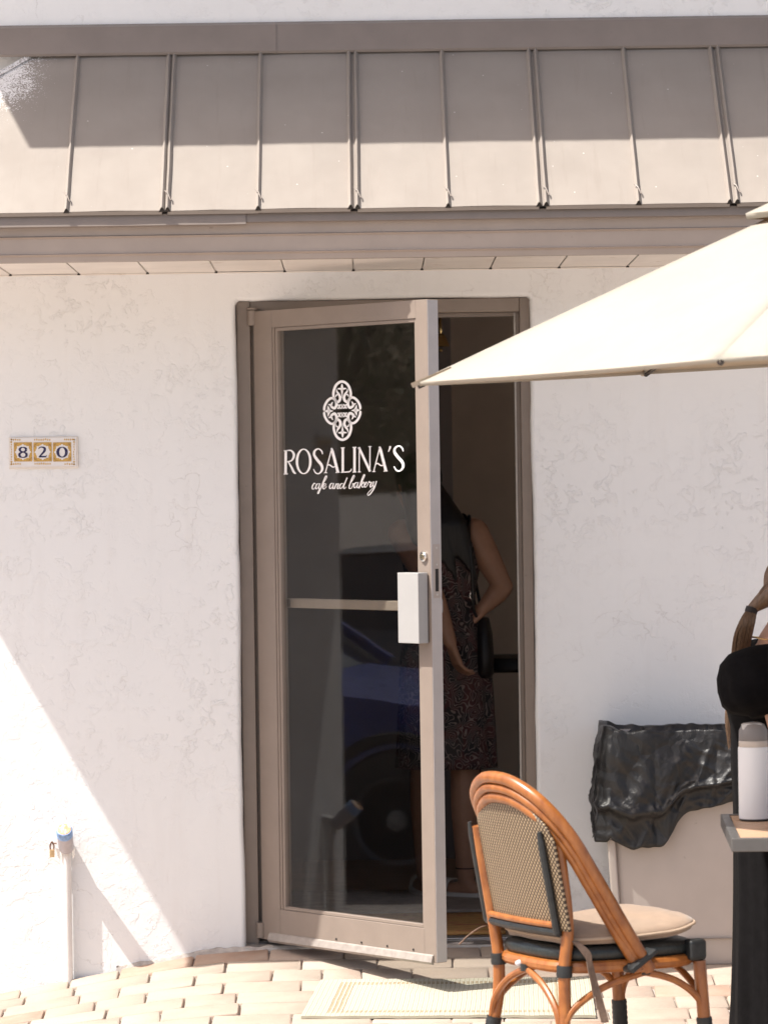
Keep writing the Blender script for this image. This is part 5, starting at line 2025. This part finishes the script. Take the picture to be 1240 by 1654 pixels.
for k in range(6):
    a = MH @ Vector((-0.06, (k - 2.5) * 0.022, 0.0 + 0.01 * (k % 3)))
    capsule(mb, a, Vector((tie.x, -2.265, tie.z)), 0.034, 0.015)
hr = merged('hair', mb, HAIR1, pw, 0.006, 3)
tail = [Vector((tie.x, -2.268, tie.z)), at(1207, 1005, -2.27), at(1199, 1032, -2.25), at(1193, 1075, -2.22), at(1186, 1120, -2.20), at(1178, 1162, -2.21), at(1182, 1208, -2.22)]
core = spline([tuple(p) for p in tail], 6)
cr_ = [r_[0] for r_ in spline([(x,) for x in (0.0125, 0.020, 0.024, 0.021, 0.015, 0.009, 0.002)], 6)]
tc = MB()
rgs = []
for i, p in enumerate(core):
    rgs.append([Vector(p) + Vector((math.cos(a) * cr_[i] * 0.8, math.sin(a) * cr_[i] * 0.8, 0)) * (1 + 0.12 * math.sin(7 * a + i * 0.15)) for a in [2 * math.pi * k / 36 for k in range(36)]])
pt_ = tc.loft(rgs).build('ponytail', HAIR1, pw, smooth=True, angle=180)
strands = MB()
rr = random.Random(4)
for k in range(170):
    a = rr.uniform(0, 6.28)
    q = rr.uniform(0.75, 1.15)
    end = rr.randint(5, 6)
    pts = []
    for i, p in enumerate(tail[:end + 1]):
        sp_r = (0.011, 0.018, 0.022, 0.020, 0.015, 0.012, 0.010)[i] * q
        a2 = a + 0.12 * i + rr.uniform(-0.08, 0.08)
        pts.append(tuple(p + Vector((math.cos(a2) * sp_r, math.sin(a2) * sp_r, rr.uniform(-0.006, 0.006)))))
    path = spline(pts, 4)
    n_ = len(path)
    strands.tube(path, [0.0016 * (1 - 0.75 * (i / (n_ - 1)) ** 3) for i in range(n_)], 4)
for k in range(40):       # loose hairs round the nape and crown
    b_ = MH @ Vector((-0.09 + rr.uniform(-0.01, 0.02), rr.uniform(-0.06, 0.06), rr.uniform(-0.05, 0.06)))
    strands.tube(spline([tuple(b_), tuple(b_.lerp(tail[0], 0.5) + Vector((rr.uniform(-0.012, 0.004), rr.uniform(-0.02, 0.0), rr.uniform(-0.006, 0.012)))), tuple(tail[0])], 4), 0.0011, 4)
tag(strands.build('hair_strands', HAIR1, pt_, smooth=True, fix=False), kind='stuff')
d_ = (tail[1] - tail[0]).normalized()
MB().tube([Vector((tie.x, -2.268, tie.z)) - d_ * 0.004 + q * 0 for q in (Vector(),)] + [Vector((tie.x, -2.268, tie.z)) + d_ * 0.012], 0.0175, 14).build('hair_tie', mat('black elastic', (0.02, 0.016, 0.016), 0.8), pw, smooth=True)
GOLD = mat('gold chain', (0.62, 0.45, 0.20), 0.25, 0.1, 60, metal=1.0)
nk = []
for i in range(40):
    a = 2 * math.pi * i / 40
    c_, s_ = math.cos(a), math.sin(a)
    nk.append(Vector((1.142 + 0.075 * c_ + 0.002, WY + 0.078 * s_, 1.122 - 0.026 * (c_ + 1) * 0.7 + 0.006 * abs(s_))))
MB().tube(nk, 0.0016, 6, closed=True).build('necklace', GOLD, pw, smooth=True)
SHOE = mat('dark shoe', (0.03, 0.026, 0.025), 0.5)
for k in (-1, 1):
    MB().loft([[Vector((1.175 + 0.118 * a * math.cos(2 * math.pi * j / 20), WY + k * 0.095 + 0.043 * a * math.sin(2 * math.pi * j / 20), gw + z)) for j in range(20)] for a, z in ((0.97, 0.001), (1.0, 0.010), (0.98, 0.028), (0.9, 0.05), (0.72, 0.066))]).build('shoe', SHOE, pw, smooth=True, angle=60)

# --- person inside the doorway
IXc, IYc, FLZ = 0.285, 1.42, 0.007
pi_ = thing('person', (IXc, IYc, FLZ), 'person in dark paisley dress with black hair standing inside the doorway', 'person')
mb = MB()
hc2 = Vector((0.195, 1.46, 1.555))
blob(mb, (0.29, IYc, 0.96), (0.155, 0.115, 0.12))
capsule(mb, (0.288, IYc, 1.0), (0.28, IYc, 1.14), 0.112, 0.108)
blob(mb, (0.278, IYc, 1.26), (0.140, 0.102, 0.14))
blob(mb, (0.272, IYc, 1.375), (0.150, 0.068, 0.05))
capsule(mb, (0.262, IYc, 1.38), (0.215, IYc + 0.02, 1.475), 0.052, 0.048)
MH2 = head(mb, hc2, (-0.45, 0.88, -0.12), 1.0)
sR, eR, wR = Vector((0.405, IYc - 0.01, 1.372)), at(812, 948, IYc - 0.03), at(779, 984, IYc - 0.06)
sL, eL, wL = Vector((0.135, IYc - 0.01, 1.372)), at(694, 945, 1.24), at(727, 1038, 1.21)
for S_, E_, W_2 in ((sR, eR, wR), (sL, eL, wL)):
    capsule(mb, S_, S_.lerp(E_, 0.5), 0.056, 0.050)
    capsule(mb, S_.lerp(E_, 0.5), E_, 0.050, 0.038)
    capsule(mb, E_, E_.lerp(W_2, 0.35), 0.039, 0.040)
    capsule(mb, E_.lerp(W_2, 0.35), W_2, 0.040, 0.026)
hand(mb, wR, (-0.75, 0.1, -0.5), (0.3, 0.8, -0.4), 0.95, 0.5, 1)
hand(mb, wL, (0.30, 0.02, -0.95), (0.75, 0.3, 0.3), 1.0, 0.42, 1)
feet = []
for k, (fx, fy) in enumerate(((0.205, 1.50), (0.355, 1.40))):
    hip = Vector((0.225 + 0.13 * k, IYc, 0.94))
    kn = Vector((fx + 0.002, fy, 0.50))
    an = Vector((fx, fy, 0.085))
    capsule(mb, hip, kn, 0.085, 0.055)
    capsule(mb, kn, kn.lerp(an, 0.35), 0.054, 0.055)
    capsule(mb, kn.lerp(an, 0.35), an, 0.055, 0.034)
    tow = Vector((-0.75, 0.6, 0)).normalized() if k else Vector((-0.2, 0.97, 0))
    capsule(mb, an + Vector((0, 0, -0.042)) - tow * 0.03, an + tow * 0.13 + Vector((0, 0, -0.052)), 0.031, 0.024)
    feet.append((an, tow))
merged('body', mb, SKIN2, pi_, 0.0065, 4)
eyes(MH2, pi_)


def paisley_mat():
    m, nt, b = new_mat('paisley cloth')
    v = coords(nt)
    wp = N(nt, 'ShaderNodeMixRGB', blend_type='ADD')
    wp.inputs[0].default_value = 0.11
    nz = N(nt, 'ShaderNodeTexNoise')
    nz.inputs['Scale'].default_value = 12
    nt.links.new(v, nz.inputs['Vector'])
    nt.links.new(v, wp.inputs[1])
    nt.links.new(nz.outputs['Color'], wp.inputs[2])
    vo = N(nt, 'ShaderNodeTexVoronoi', feature='SMOOTH_F1')
    vo.inputs['Scale'].default_value = 15
    vo.inputs['Smoothness'].default_value = 0.4
    nt.links.new(wp.outputs[0], vo.inputs['Vector'])
    ml = N(nt, 'ShaderNodeMath', operation='MULTIPLY')
    nt.links.new(vo.outputs['Distance'], ml.inputs[0])
    ml.inputs[1].default_value = 60.0
    sn = N(nt, 'ShaderNodeMath', operation='SINE')
    nt.links.new(ml.outputs[0], sn.inputs[0])
    lines = ramp(nt, sn.outputs[0], [(0.55, 0.0), (0.85, 1.0)])
    zone = ramp(nt, noise_tex(nt, wp.outputs[0], 9, 2), [(0.42, (0.020, 0.017, 0.018)), (0.52, (0.085, 0.025, 0.026)), (0.60, (0.045, 0.038, 0.037))])
    c = mixc(nt, lines, zone, (0.23, 0.18, 0.165))
    nt.links.new(c, b.inputs['Base Color'])
    b.inputs['Roughness'].default_value = 0.85
    return m


spec = [(0.292, IYc, 0.495, 0.190, 0.150, 0.05), (0.292, IYc, 0.70, 0.178, 0.142, 0.045), (0.29, IYc, 0.88, 0.168, 0.130, 0.03), (0.29, IYc, 1.00, 0.150, 0.124, 0.018), (0.284, IYc, 1.12, 0.122, 0.116, 0.01), (0.28, IYc, 1.24, 0.143, 0.114, 0.006), (0.276, IYc, 1.33, 0.146, 0.104, 0.004), (0.272, IYc, 1.395, 0.128, 0.084, 0.002)]
dd_ = MB().loft(rings_dress(smooth_spec(spec, 5), 72, 8, 2.0), cap=False).build('dress', paisley_mat(), pi_, smooth=True, angle=180)
dd_.modifiers.new('thick', 'SOLIDIFY').thickness = 0.004
for k in (-1, 1):
    pts = [(0.272 + k * 0.088, IYc - 0.075, 1.385), (0.272 + k * 0.092, IYc - 0.05, 1.425), (0.272 + k * 0.09, IYc + 0.03, 1.425), (0.272 + k * 0.085, IYc + 0.075, 1.37)]
    MB().tube(spline(pts, 5), 0.014, 8).build('dress_strap', MATS.get('black dress cloth'), pi_, smooth=True)
HAIR2 = hair_mat('black hair', (0.005, 0.004, 0.005), (0.014, 0.012, 0.012))
mb = MB()
blob(mb, (-0.016, 0, 0.026), (0.106, 0.086, 0.096), MH2)
for k in range(9):
    x = 0.235 + (k - 4) * 0.020
    capsule(mb, (x * 0.4 + 0.195 * 0.6, 1.40, 1.54), (x + 0.03, 1.330, 1.40), 0.045, 0.036)
    capsule(mb, (x + 0.03, 1.330, 1.40), (x + 0.05 + 0.005 * k, 1.310, 1.27 - 0.035 * (k % 3)), 0.036, 0.008)
merged('hair', mb, HAIR2, pi_, 0.007, 3)
SAND_W = mat('pale sandal', (0.62, 0.58, 0.54), 0.6, 0.05)
for an, tow in feet:
    sd_ = Vector((-tow.y, tow.x, 0))
    c_ = Vector((an.x, an.y, FLZ)) + tow * 0.05
    MB().loft([[c_ + tow * 0.125 * a * math.cos(2 * math.pi * j / 22) + sd_ * 0.045 * a * math.sin(2 * math.pi * j / 22) + Vector((0, 0, z)) for j in range(22)] for a, z in ((0.98, 0.0), (1.0, 0.004), (1.0, 0.018), (0.97, 0.022))]).build('sandal_sole', SAND_W, pi_, smooth=True, angle=40)
    pts = [c_ + tow * 0.035 + sd_ * 0.043 + Vector((0, 0, 0.018)), c_ + tow * 0.03 + sd_ * 0.026 + Vector((0, 0, 0.062)), c_ + tow * 0.03 - sd_ * 0.026 + Vector((0, 0, 0.062)), c_ + tow * 0.035 - sd_ * 0.043 + Vector((0, 0, 0.018))]
    pp_ = spline([tuple(p) for p in pts], 5)
    MB().loft([[Vector(p) - tow * 0.022, Vector(p) + tow * 0.022, Vector(p) + tow * 0.022 + Vector((0, 0, 0.005)), Vector(p) - tow * 0.022 + Vector((0, 0, 0.005))] for p in pp_]).build('sandal_strap', SAND_W, pi_)
an, tow = feet[1]
MB().tube([an + Vector((0.037 * math.cos(a), 0.037 * math.sin(a), 0.035)) for a in [2 * math.pi * k / 20 for k in range(20)]], 0.0022, 6, closed=True).build('anklet', DARKGAP, pi_)

# shoulder bag
bgc = at(781, 1040, 1.40)
BLK = mat('black leather', (0.014, 0.013, 0.015), 0.45, 0.2, 40, 0.4, 120)
sb = thing('shoulder_bag', tuple(bgc), 'black shoulder bag hanging at the hip of the person in paisley', 'bag')
MB().loft([[bgc + Vector((0.036 * a * math.cos(2 * math.pi * j / 28), 0.10 * a * math.sin(2 * math.pi * j / 28), z)) for j in range(28)] for a, z in ((0.75, -0.125), (1.0, -0.11), (1.05, -0.05), (0.92, 0.04), (0.60, 0.095), (0.45, 0.10))]).build('pouch', BLK, sb, smooth=True, angle=60)
pts = [tuple(bgc + Vector((-0.01, -0.03, 0.09))), tuple(at(765, 985, 1.33)), tuple(at(762, 920, 1.30)), tuple(at(757, 862, 1.325)), (0.388, 1.40, 1.432), (0.38, 1.48, 1.40), (0.40, 1.53, 1.25), tuple(bgc + Vector((0.0, 0.08, 0.09)))]
MB().tube(spline(pts, 6), 0.006, 8).build('strap', BLK, sb, smooth=True)
rp = at(762, 962, 1.326)
MB().tube([rp + Vector((0.008 * math.cos(a), 0, 0.012 * math.sin(a))) for a in [2 * math.pi * k / 16 for k in range(16)]], 0.0018, 6, closed=True).build('ring', CHROME, sb, smooth=True)

# ------------------------------------------------------------------ things inside the cafe
st0 = at(812, 1062, 2.05)
DKW = mat('dark red wood', (0.075, 0.030, 0.024), 0.4, 0.2, 20, stretch=(8, 8, 1))
stl = thing('bar_stool', (st0.x + 0.03, 2.1, FLZ), 'dark red wooden bar stool with black seat inside the doorway', 'stool')
scx, scy, sz = st0.x + 0.03, 2.1, st0.z
MB().loft([[Vector((scx + 0.17 * a * math.cos(2 * math.pi * j / 28), scy + 0.17 * a * math.sin(2 * math.pi * j / 28), sz + z)) for j in range(28)] for a, z in ((0.9, -0.055), (1.0, -0.045), (1.02, -0.02), (0.95, 0.0), (0.6, 0.006))]).build('seat', BLK, stl, smooth=True, angle=50)
for sx_ in (-1, 1):
    for sy_ in (-1, 1):
        MB().tube([(scx + sx_ * 0.12, scy + sy_ * 0.12, sz - 0.056), (scx + sx_ * 0.17, scy + sy_ * 0.17, FLZ)], [0.022, 0.017], 10).build('leg', DKW, stl, smooth=True)
fr_ = [(scx + sx_ * 0.155, scy + sy_ * 0.155, 0.25) for sx_, sy_ in ((-1, -1), (1, -1), (1, 1), (-1, 1))]
for k in range(4):
    MB().tube([fr_[k], fr_[(k + 1) % 4]], 0.011, 8).build('footrest', DKW, stl, smooth=True)


def rug_mat():
    m, nt, b = new_mat('ochre rug')
    v = coords(nt, (1, 3, 1))
    n = noise_tex(nt, v, 9, 6, 0.7, 1.0)
    c = ramp(nt, n, [(0.30, (0.10, 0.06, 0.03)), (0.42, (0.40, 0.22, 0.07)), (0.52, (0.48, 0.28, 0.10)), (0.60, (0.38, 0.10, 0.05)), (0.68, (0.20, 0.17, 0.13))])
    nt.links.new(c, b.inputs['Base Color'])
    b.inputs['Roughness'].default_value = 0.95
    nt.links.new(bump(nt, noise_tex(nt, v, 200, 3), 0.6, 0.002), b.inputs['Normal'])
    return m


rw_ = []
for j in range(9):
    y = 0.24 + 0.62 * j / 8
    rw_.append([(x, y, FLZ + 0.009 + 0.002 * mnoise.noise(Vector((x * 5, y * 5, 0)))) for x in [-0.38 + 0.84 * i / 20 for i in range(21)]])
rg = MB().grid(rw_).build('entry_rug', rug_mat(), smooth=True, angle=180)
sm_ = rg.modifiers.new('thick', 'SOLIDIFY')
sm_.thickness = 0.008
tag(rg, 'ochre patterned rug just inside the door threshold', 'rug')
rw_ = []
for j in range(9):
    y = 0.90 + 0.75 * j / 8
    rw_.append([(x, y, FLZ + 0.009 + 0.004 * mnoise.noise(Vector((x * 4, y * 4, 6)))) for x in [-0.40 + 1.1 * i / 20 for i in range(21)]])
rg2 = MB().grid(rw_).build('floor_mat', mat('grey woven mat', (0.30, 0.26, 0.23), 0.95, 0.25, 20, 0.6, 120), smooth=True, angle=180)
rg2.modifiers.new('thick', 'SOLIDIFY').thickness = 0.008
tag(rg2, 'grey woven floor mat under the person inside the doorway', 'mat')

bl_ = at(711, 548, 2.84)
be = thing('shop_bell', (bl_.x, 2.9, bl_.z), 'small brass bell on a curled bracket high inside the doorway', 'bell')
BRS = mat('bright brass', (0.75, 0.55, 0.26), 0.22, 0.1, 40, metal=1.0)
lathe(bl_.x, 2.82, bl_.z - 0.03, [(0.038, 0.0), (0.036, 0.008), (0.028, 0.026), (0.020, 0.046), (0.006, 0.054)], 20).build('bell_cup', BRS, be, smooth=True)
MB().tube(spline([(bl_.x, 2.82, bl_.z + 0.02), (bl_.x, 2.82, bl_.z + 0.055), (bl_.x, 2.85, bl_.z + 0.085), (bl_.x, 2.899, bl_.z + 0.07)], 6), 0.006, 8).build('bracket', BRS, be, smooth=True)
MB().sphere((bl_.x, 2.82, bl_.z - 0.045), 0.008, 10, 8).build('clapper', BRS, be, smooth=True)

# ------------------------------------------------------------------ the yard beyond the left corner, seen mirrored in the door glass
cgr = hz(-3.0, -2.0) - 0.04
CARG = mat('dark car glass', (0.03, 0.036, 0.042), 0.06, 0.05, 6, spec=0.9)
TYRE = mat('tyre rubber', (0.02, 0.02, 0.02), 0.8, 0.1, 30)
RIM = mat('alloy rim', (0.16, 0.16, 0.165), 0.4, 0.05, 30, metal=0.9)


def make_car(XC, YC, CARB, label):
    car = thing('parked_car', (XC, YC, cgr), label, 'car')


    def car_section(y, w, z0_, zs, top):
        """half-rounded lower body cross-section at length position y"""
        return [Vector((XC + s * x, YC + y, cgr + z)) for s, x, z in
                [(1, w * 0.90, z0_), (1, w, z0_ + 0.12), (1, w * 1.0, zs - 0.12), (1, w * 0.94, zs), (1, w * 0.55, top), (-1, w * 0.55, top), (-1, w * 0.94, zs), (-1, w, zs - 0.12), (-1, w, z0_ + 0.12), (-1, w * 0.90, z0_)]]


    secs = [(-2.20, 0.62, 0.36, 0.62, 0.64), (-2.12, 0.76, 0.26, 0.70, 0.74), (-1.7, 0.86, 0.22, 0.80, 0.86), (-0.9, 0.89, 0.20, 0.90, 0.96), (0.0, 0.90, 0.20, 0.93, 0.95), (1.0, 0.90, 0.20, 0.95, 0.98), (1.7, 0.87, 0.24, 0.95, 1.02), (2.1, 0.80, 0.30, 0.90, 0.98), (2.22, 0.68, 0.38, 0.80, 0.84)]
    cb_ = MB().loft([car_section(*s) for s in secs]).build('body', CARB, car, smooth=True, angle=40)
    cab = [(-0.95, 0.78, 0.94, 0.70, 0.955), (-0.35, 0.80, 0.94, 0.62, 1.36), (0.2, 0.80, 0.94, 0.62, 1.43), (0.9, 0.80, 0.94, 0.61, 1.40), (1.55, 0.76, 0.96, 0.66, 1.03)]
    rg_ = []
    for y, wb, zb2, wt, ztp in cab:
        rg_.append([Vector((XC + x, YC + y, cgr + z)) for x, z in ((wb, zb2), (wt + 0.02, ztp - 0.03), (wt * 0.7, ztp), (-wt * 0.7, ztp), (-wt - 0.02, ztp - 0.03), (-wb, zb2))])
    MB().loft(rg_).build('windows', CARG, car, smooth=True, angle=30)
    rf_ = []
    for y, w, z in ((-0.45, 0.60, 1.335), (-0.1, 0.62, 1.41), (0.3, 0.63, 1.447), (0.8, 0.62, 1.43), (1.05, 0.60, 1.375)):
        rf_.append([Vector((XC + x, YC + y, cgr + zz)) for x, zz in ((w + 0.03, z - 0.035), (w * 0.75, z), (-w * 0.75, z), (-w - 0.03, z - 0.035), (0, z - 0.02))])
    MB().loft(rf_).build('roof', CARB, car, smooth=True, angle=40)
    for s in (-1, 1):
        for y0_, y1_, zt_ in ((-0.98, -0.38, 1.37), (0.22, 0.25, 1.43), (1.58, 0.98, 1.38)):
            MB().tube([(XC + s * 0.80, YC + y0_, cgr + 0.95), (XC + s * 0.655, YC + y1_, cgr + zt_)], 0.03, 8).build('pillar', CARB, car, smooth=True)
        for y in (-1.38, 1.35):
            o_ = XC + s * 0.80
            rr_ = [(0.20, -0.10), (0.30, -0.11), (0.325, -0.06), (0.325, 0.06), (0.30, 0.11), (0.20, 0.10)]
            tw = MB().loft([[Vector((o_ + s * x, YC + y + r * math.cos(2 * math.pi * k / 28), cgr + 0.325 + r * math.sin(2 * math.pi * k / 28))) for k in range(28)] for r, x in rr_]).build('wheel', TYRE, car, smooth=True, angle=40)
            MB().loft([[Vector((o_ + s * x, YC + y + r * math.cos(2 * math.pi * k / 20), cgr + 0.325 + r * math.sin(2 * math.pi * k / 20))) for k in range(20)] for r, x in ((0.205, 0.10), (0.20, 0.115), (0.16, 0.085), (0.05, 0.10), (0.02, 0.115))]).build('rim', RIM, tw, smooth=True, angle=30)
            ar = [(XC + s * 0.895, YC + y + 0.37 * math.cos(a), cgr + 0.325 + 0.37 * math.sin(a)) for a in [R(-5) + R(190) * k / 20 for k in range(21)]]
            MB().tube(ar, 0.026, 8).build('wheel_arch', DARKGAP, car, smooth=True)
        MB().box((XC + s * 0.42 - 0.16, YC - 2.19, cgr + 0.60), (XC + s * 0.42 + 0.16, YC - 2.06, cgr + 0.71)).build('headlight', mat('headlight lens', (0.7, 0.7, 0.72), 0.1), car, bevel=0.02, seg=2)
        for y in (-0.2, 0.85):
            MB().box((XC + s * 0.885 - 0.02, YC + y, cgr + 0.80), (XC + s * 0.885 + 0.03, YC + y + 0.16, cgr + 0.83)).build('door_handle', CARB, car, bevel=0.008)


make_car(-5.25, 1.86, mat('blue car paint', (0.02, 0.04, 0.22), 0.3, 0.05, 6, spec=0.6), 'blue parked car mirrored low in the door glass')
make_car(-10.6, 1.2, mat('grey car paint', (0.16, 0.165, 0.175), 0.3, 0.05, 6, spec=0.6), 'grey parked car mirrored behind the blue one in the door glass')


def leaf_mat(name, a, b_):
    m, nt, bs = new_mat(name)
    ge = N(nt, 'ShaderNodeNewGeometry')
    c = ramp(nt, ge.outputs['Random Per Island'], [(0.0, a), (1.0, b_)])
    nt.links.new(c, bs.inputs['Base Color'])
    bs.inputs['Roughness'].default_value = 0.5
    return m


BARK = mat('grey brown bark', (0.12, 0.09, 0.07), 0.9, 0.3, 12, 1.0, 40, stretch=(4, 4, 1))
LEAF = leaf_mat('dark green leaves', (0.022, 0.05, 0.012), (0.075, 0.12, 0.03))


def leaves(mb, c, rad, n, size, rr):
    for _ in range(n):
        while True:
            p = Vector((rr.uniform(-1, 1), rr.uniform(-1, 1), rr.uniform(-1, 1)))
            if 0.2 < p.length < 1:
                break
        q = Vector(c) + Vector((p.x * rad[0], p.y * rad[1], p.z * rad[2]))
        a = Vector((rr.uniform(-1, 1), rr.uniform(-1, 1), rr.uniform(-0.6, 0.6))).normalized()
        b2 = a.orthogonal().normalized()
        L, W = size * rr.uniform(0.7, 1.3), size * 0.45
        mb.add([q, q + a * L * 0.5 + b2 * W * 0.5, q + a * L, q + a * L * 0.5 - b2 * W * 0.5], [(0, 1, 2, 3)])


rr = random.Random(31)
for name, bx_, by_, hgt, lab in (('shade_tree', -19.0, 4.4, 5.2, 'leafy shade tree mirrored dark in the upper door glass'),):
    tr = thing(name, (bx_, by_, cgr), lab, 'tree')
    pts = spline([(bx_, by_, cgr - 0.1), (bx_ + 0.06, by_ - 0.05, cgr + 0.9), (bx_ - 0.08, by_ + 0.1, cgr + 2.0), (bx_ + 0.05, by_, cgr + 3.6)], 5)
    MB().tube(pts, [0.20 - 0.15 * i / (len(pts) - 1) for i in range(len(pts))], 12).build('trunk', BARK, tr, smooth=True)
    lv = MB()
    for k in range(9):
        a = 2.4 * k
        b3 = Vector((bx_ + 1.6 * math.cos(a) * (0.5 + 0.5 * rr.random()), by_ + 1.6 * math.sin(a) * (0.5 + 0.5 * rr.random()), cgr + rr.uniform(1.9, 4.4)))
        st_ = Vector((bx_, by_, cgr + 1.3 + 0.15 * k))
        MB().tube(spline([tuple(st_), tuple(st_.lerp(b3, 0.5) + Vector((0, 0, 0.2))), tuple(b3)], 5), [0.06 - 0.045 * i / 10 for i in range(11)], 8).build('limb', BARK, tr, smooth=True)
        leaves(lv, b3, (0.95, 0.95, 0.75), 3800, 0.05, rr)
    lv.build('crown', LEAF, tr, fix=False)
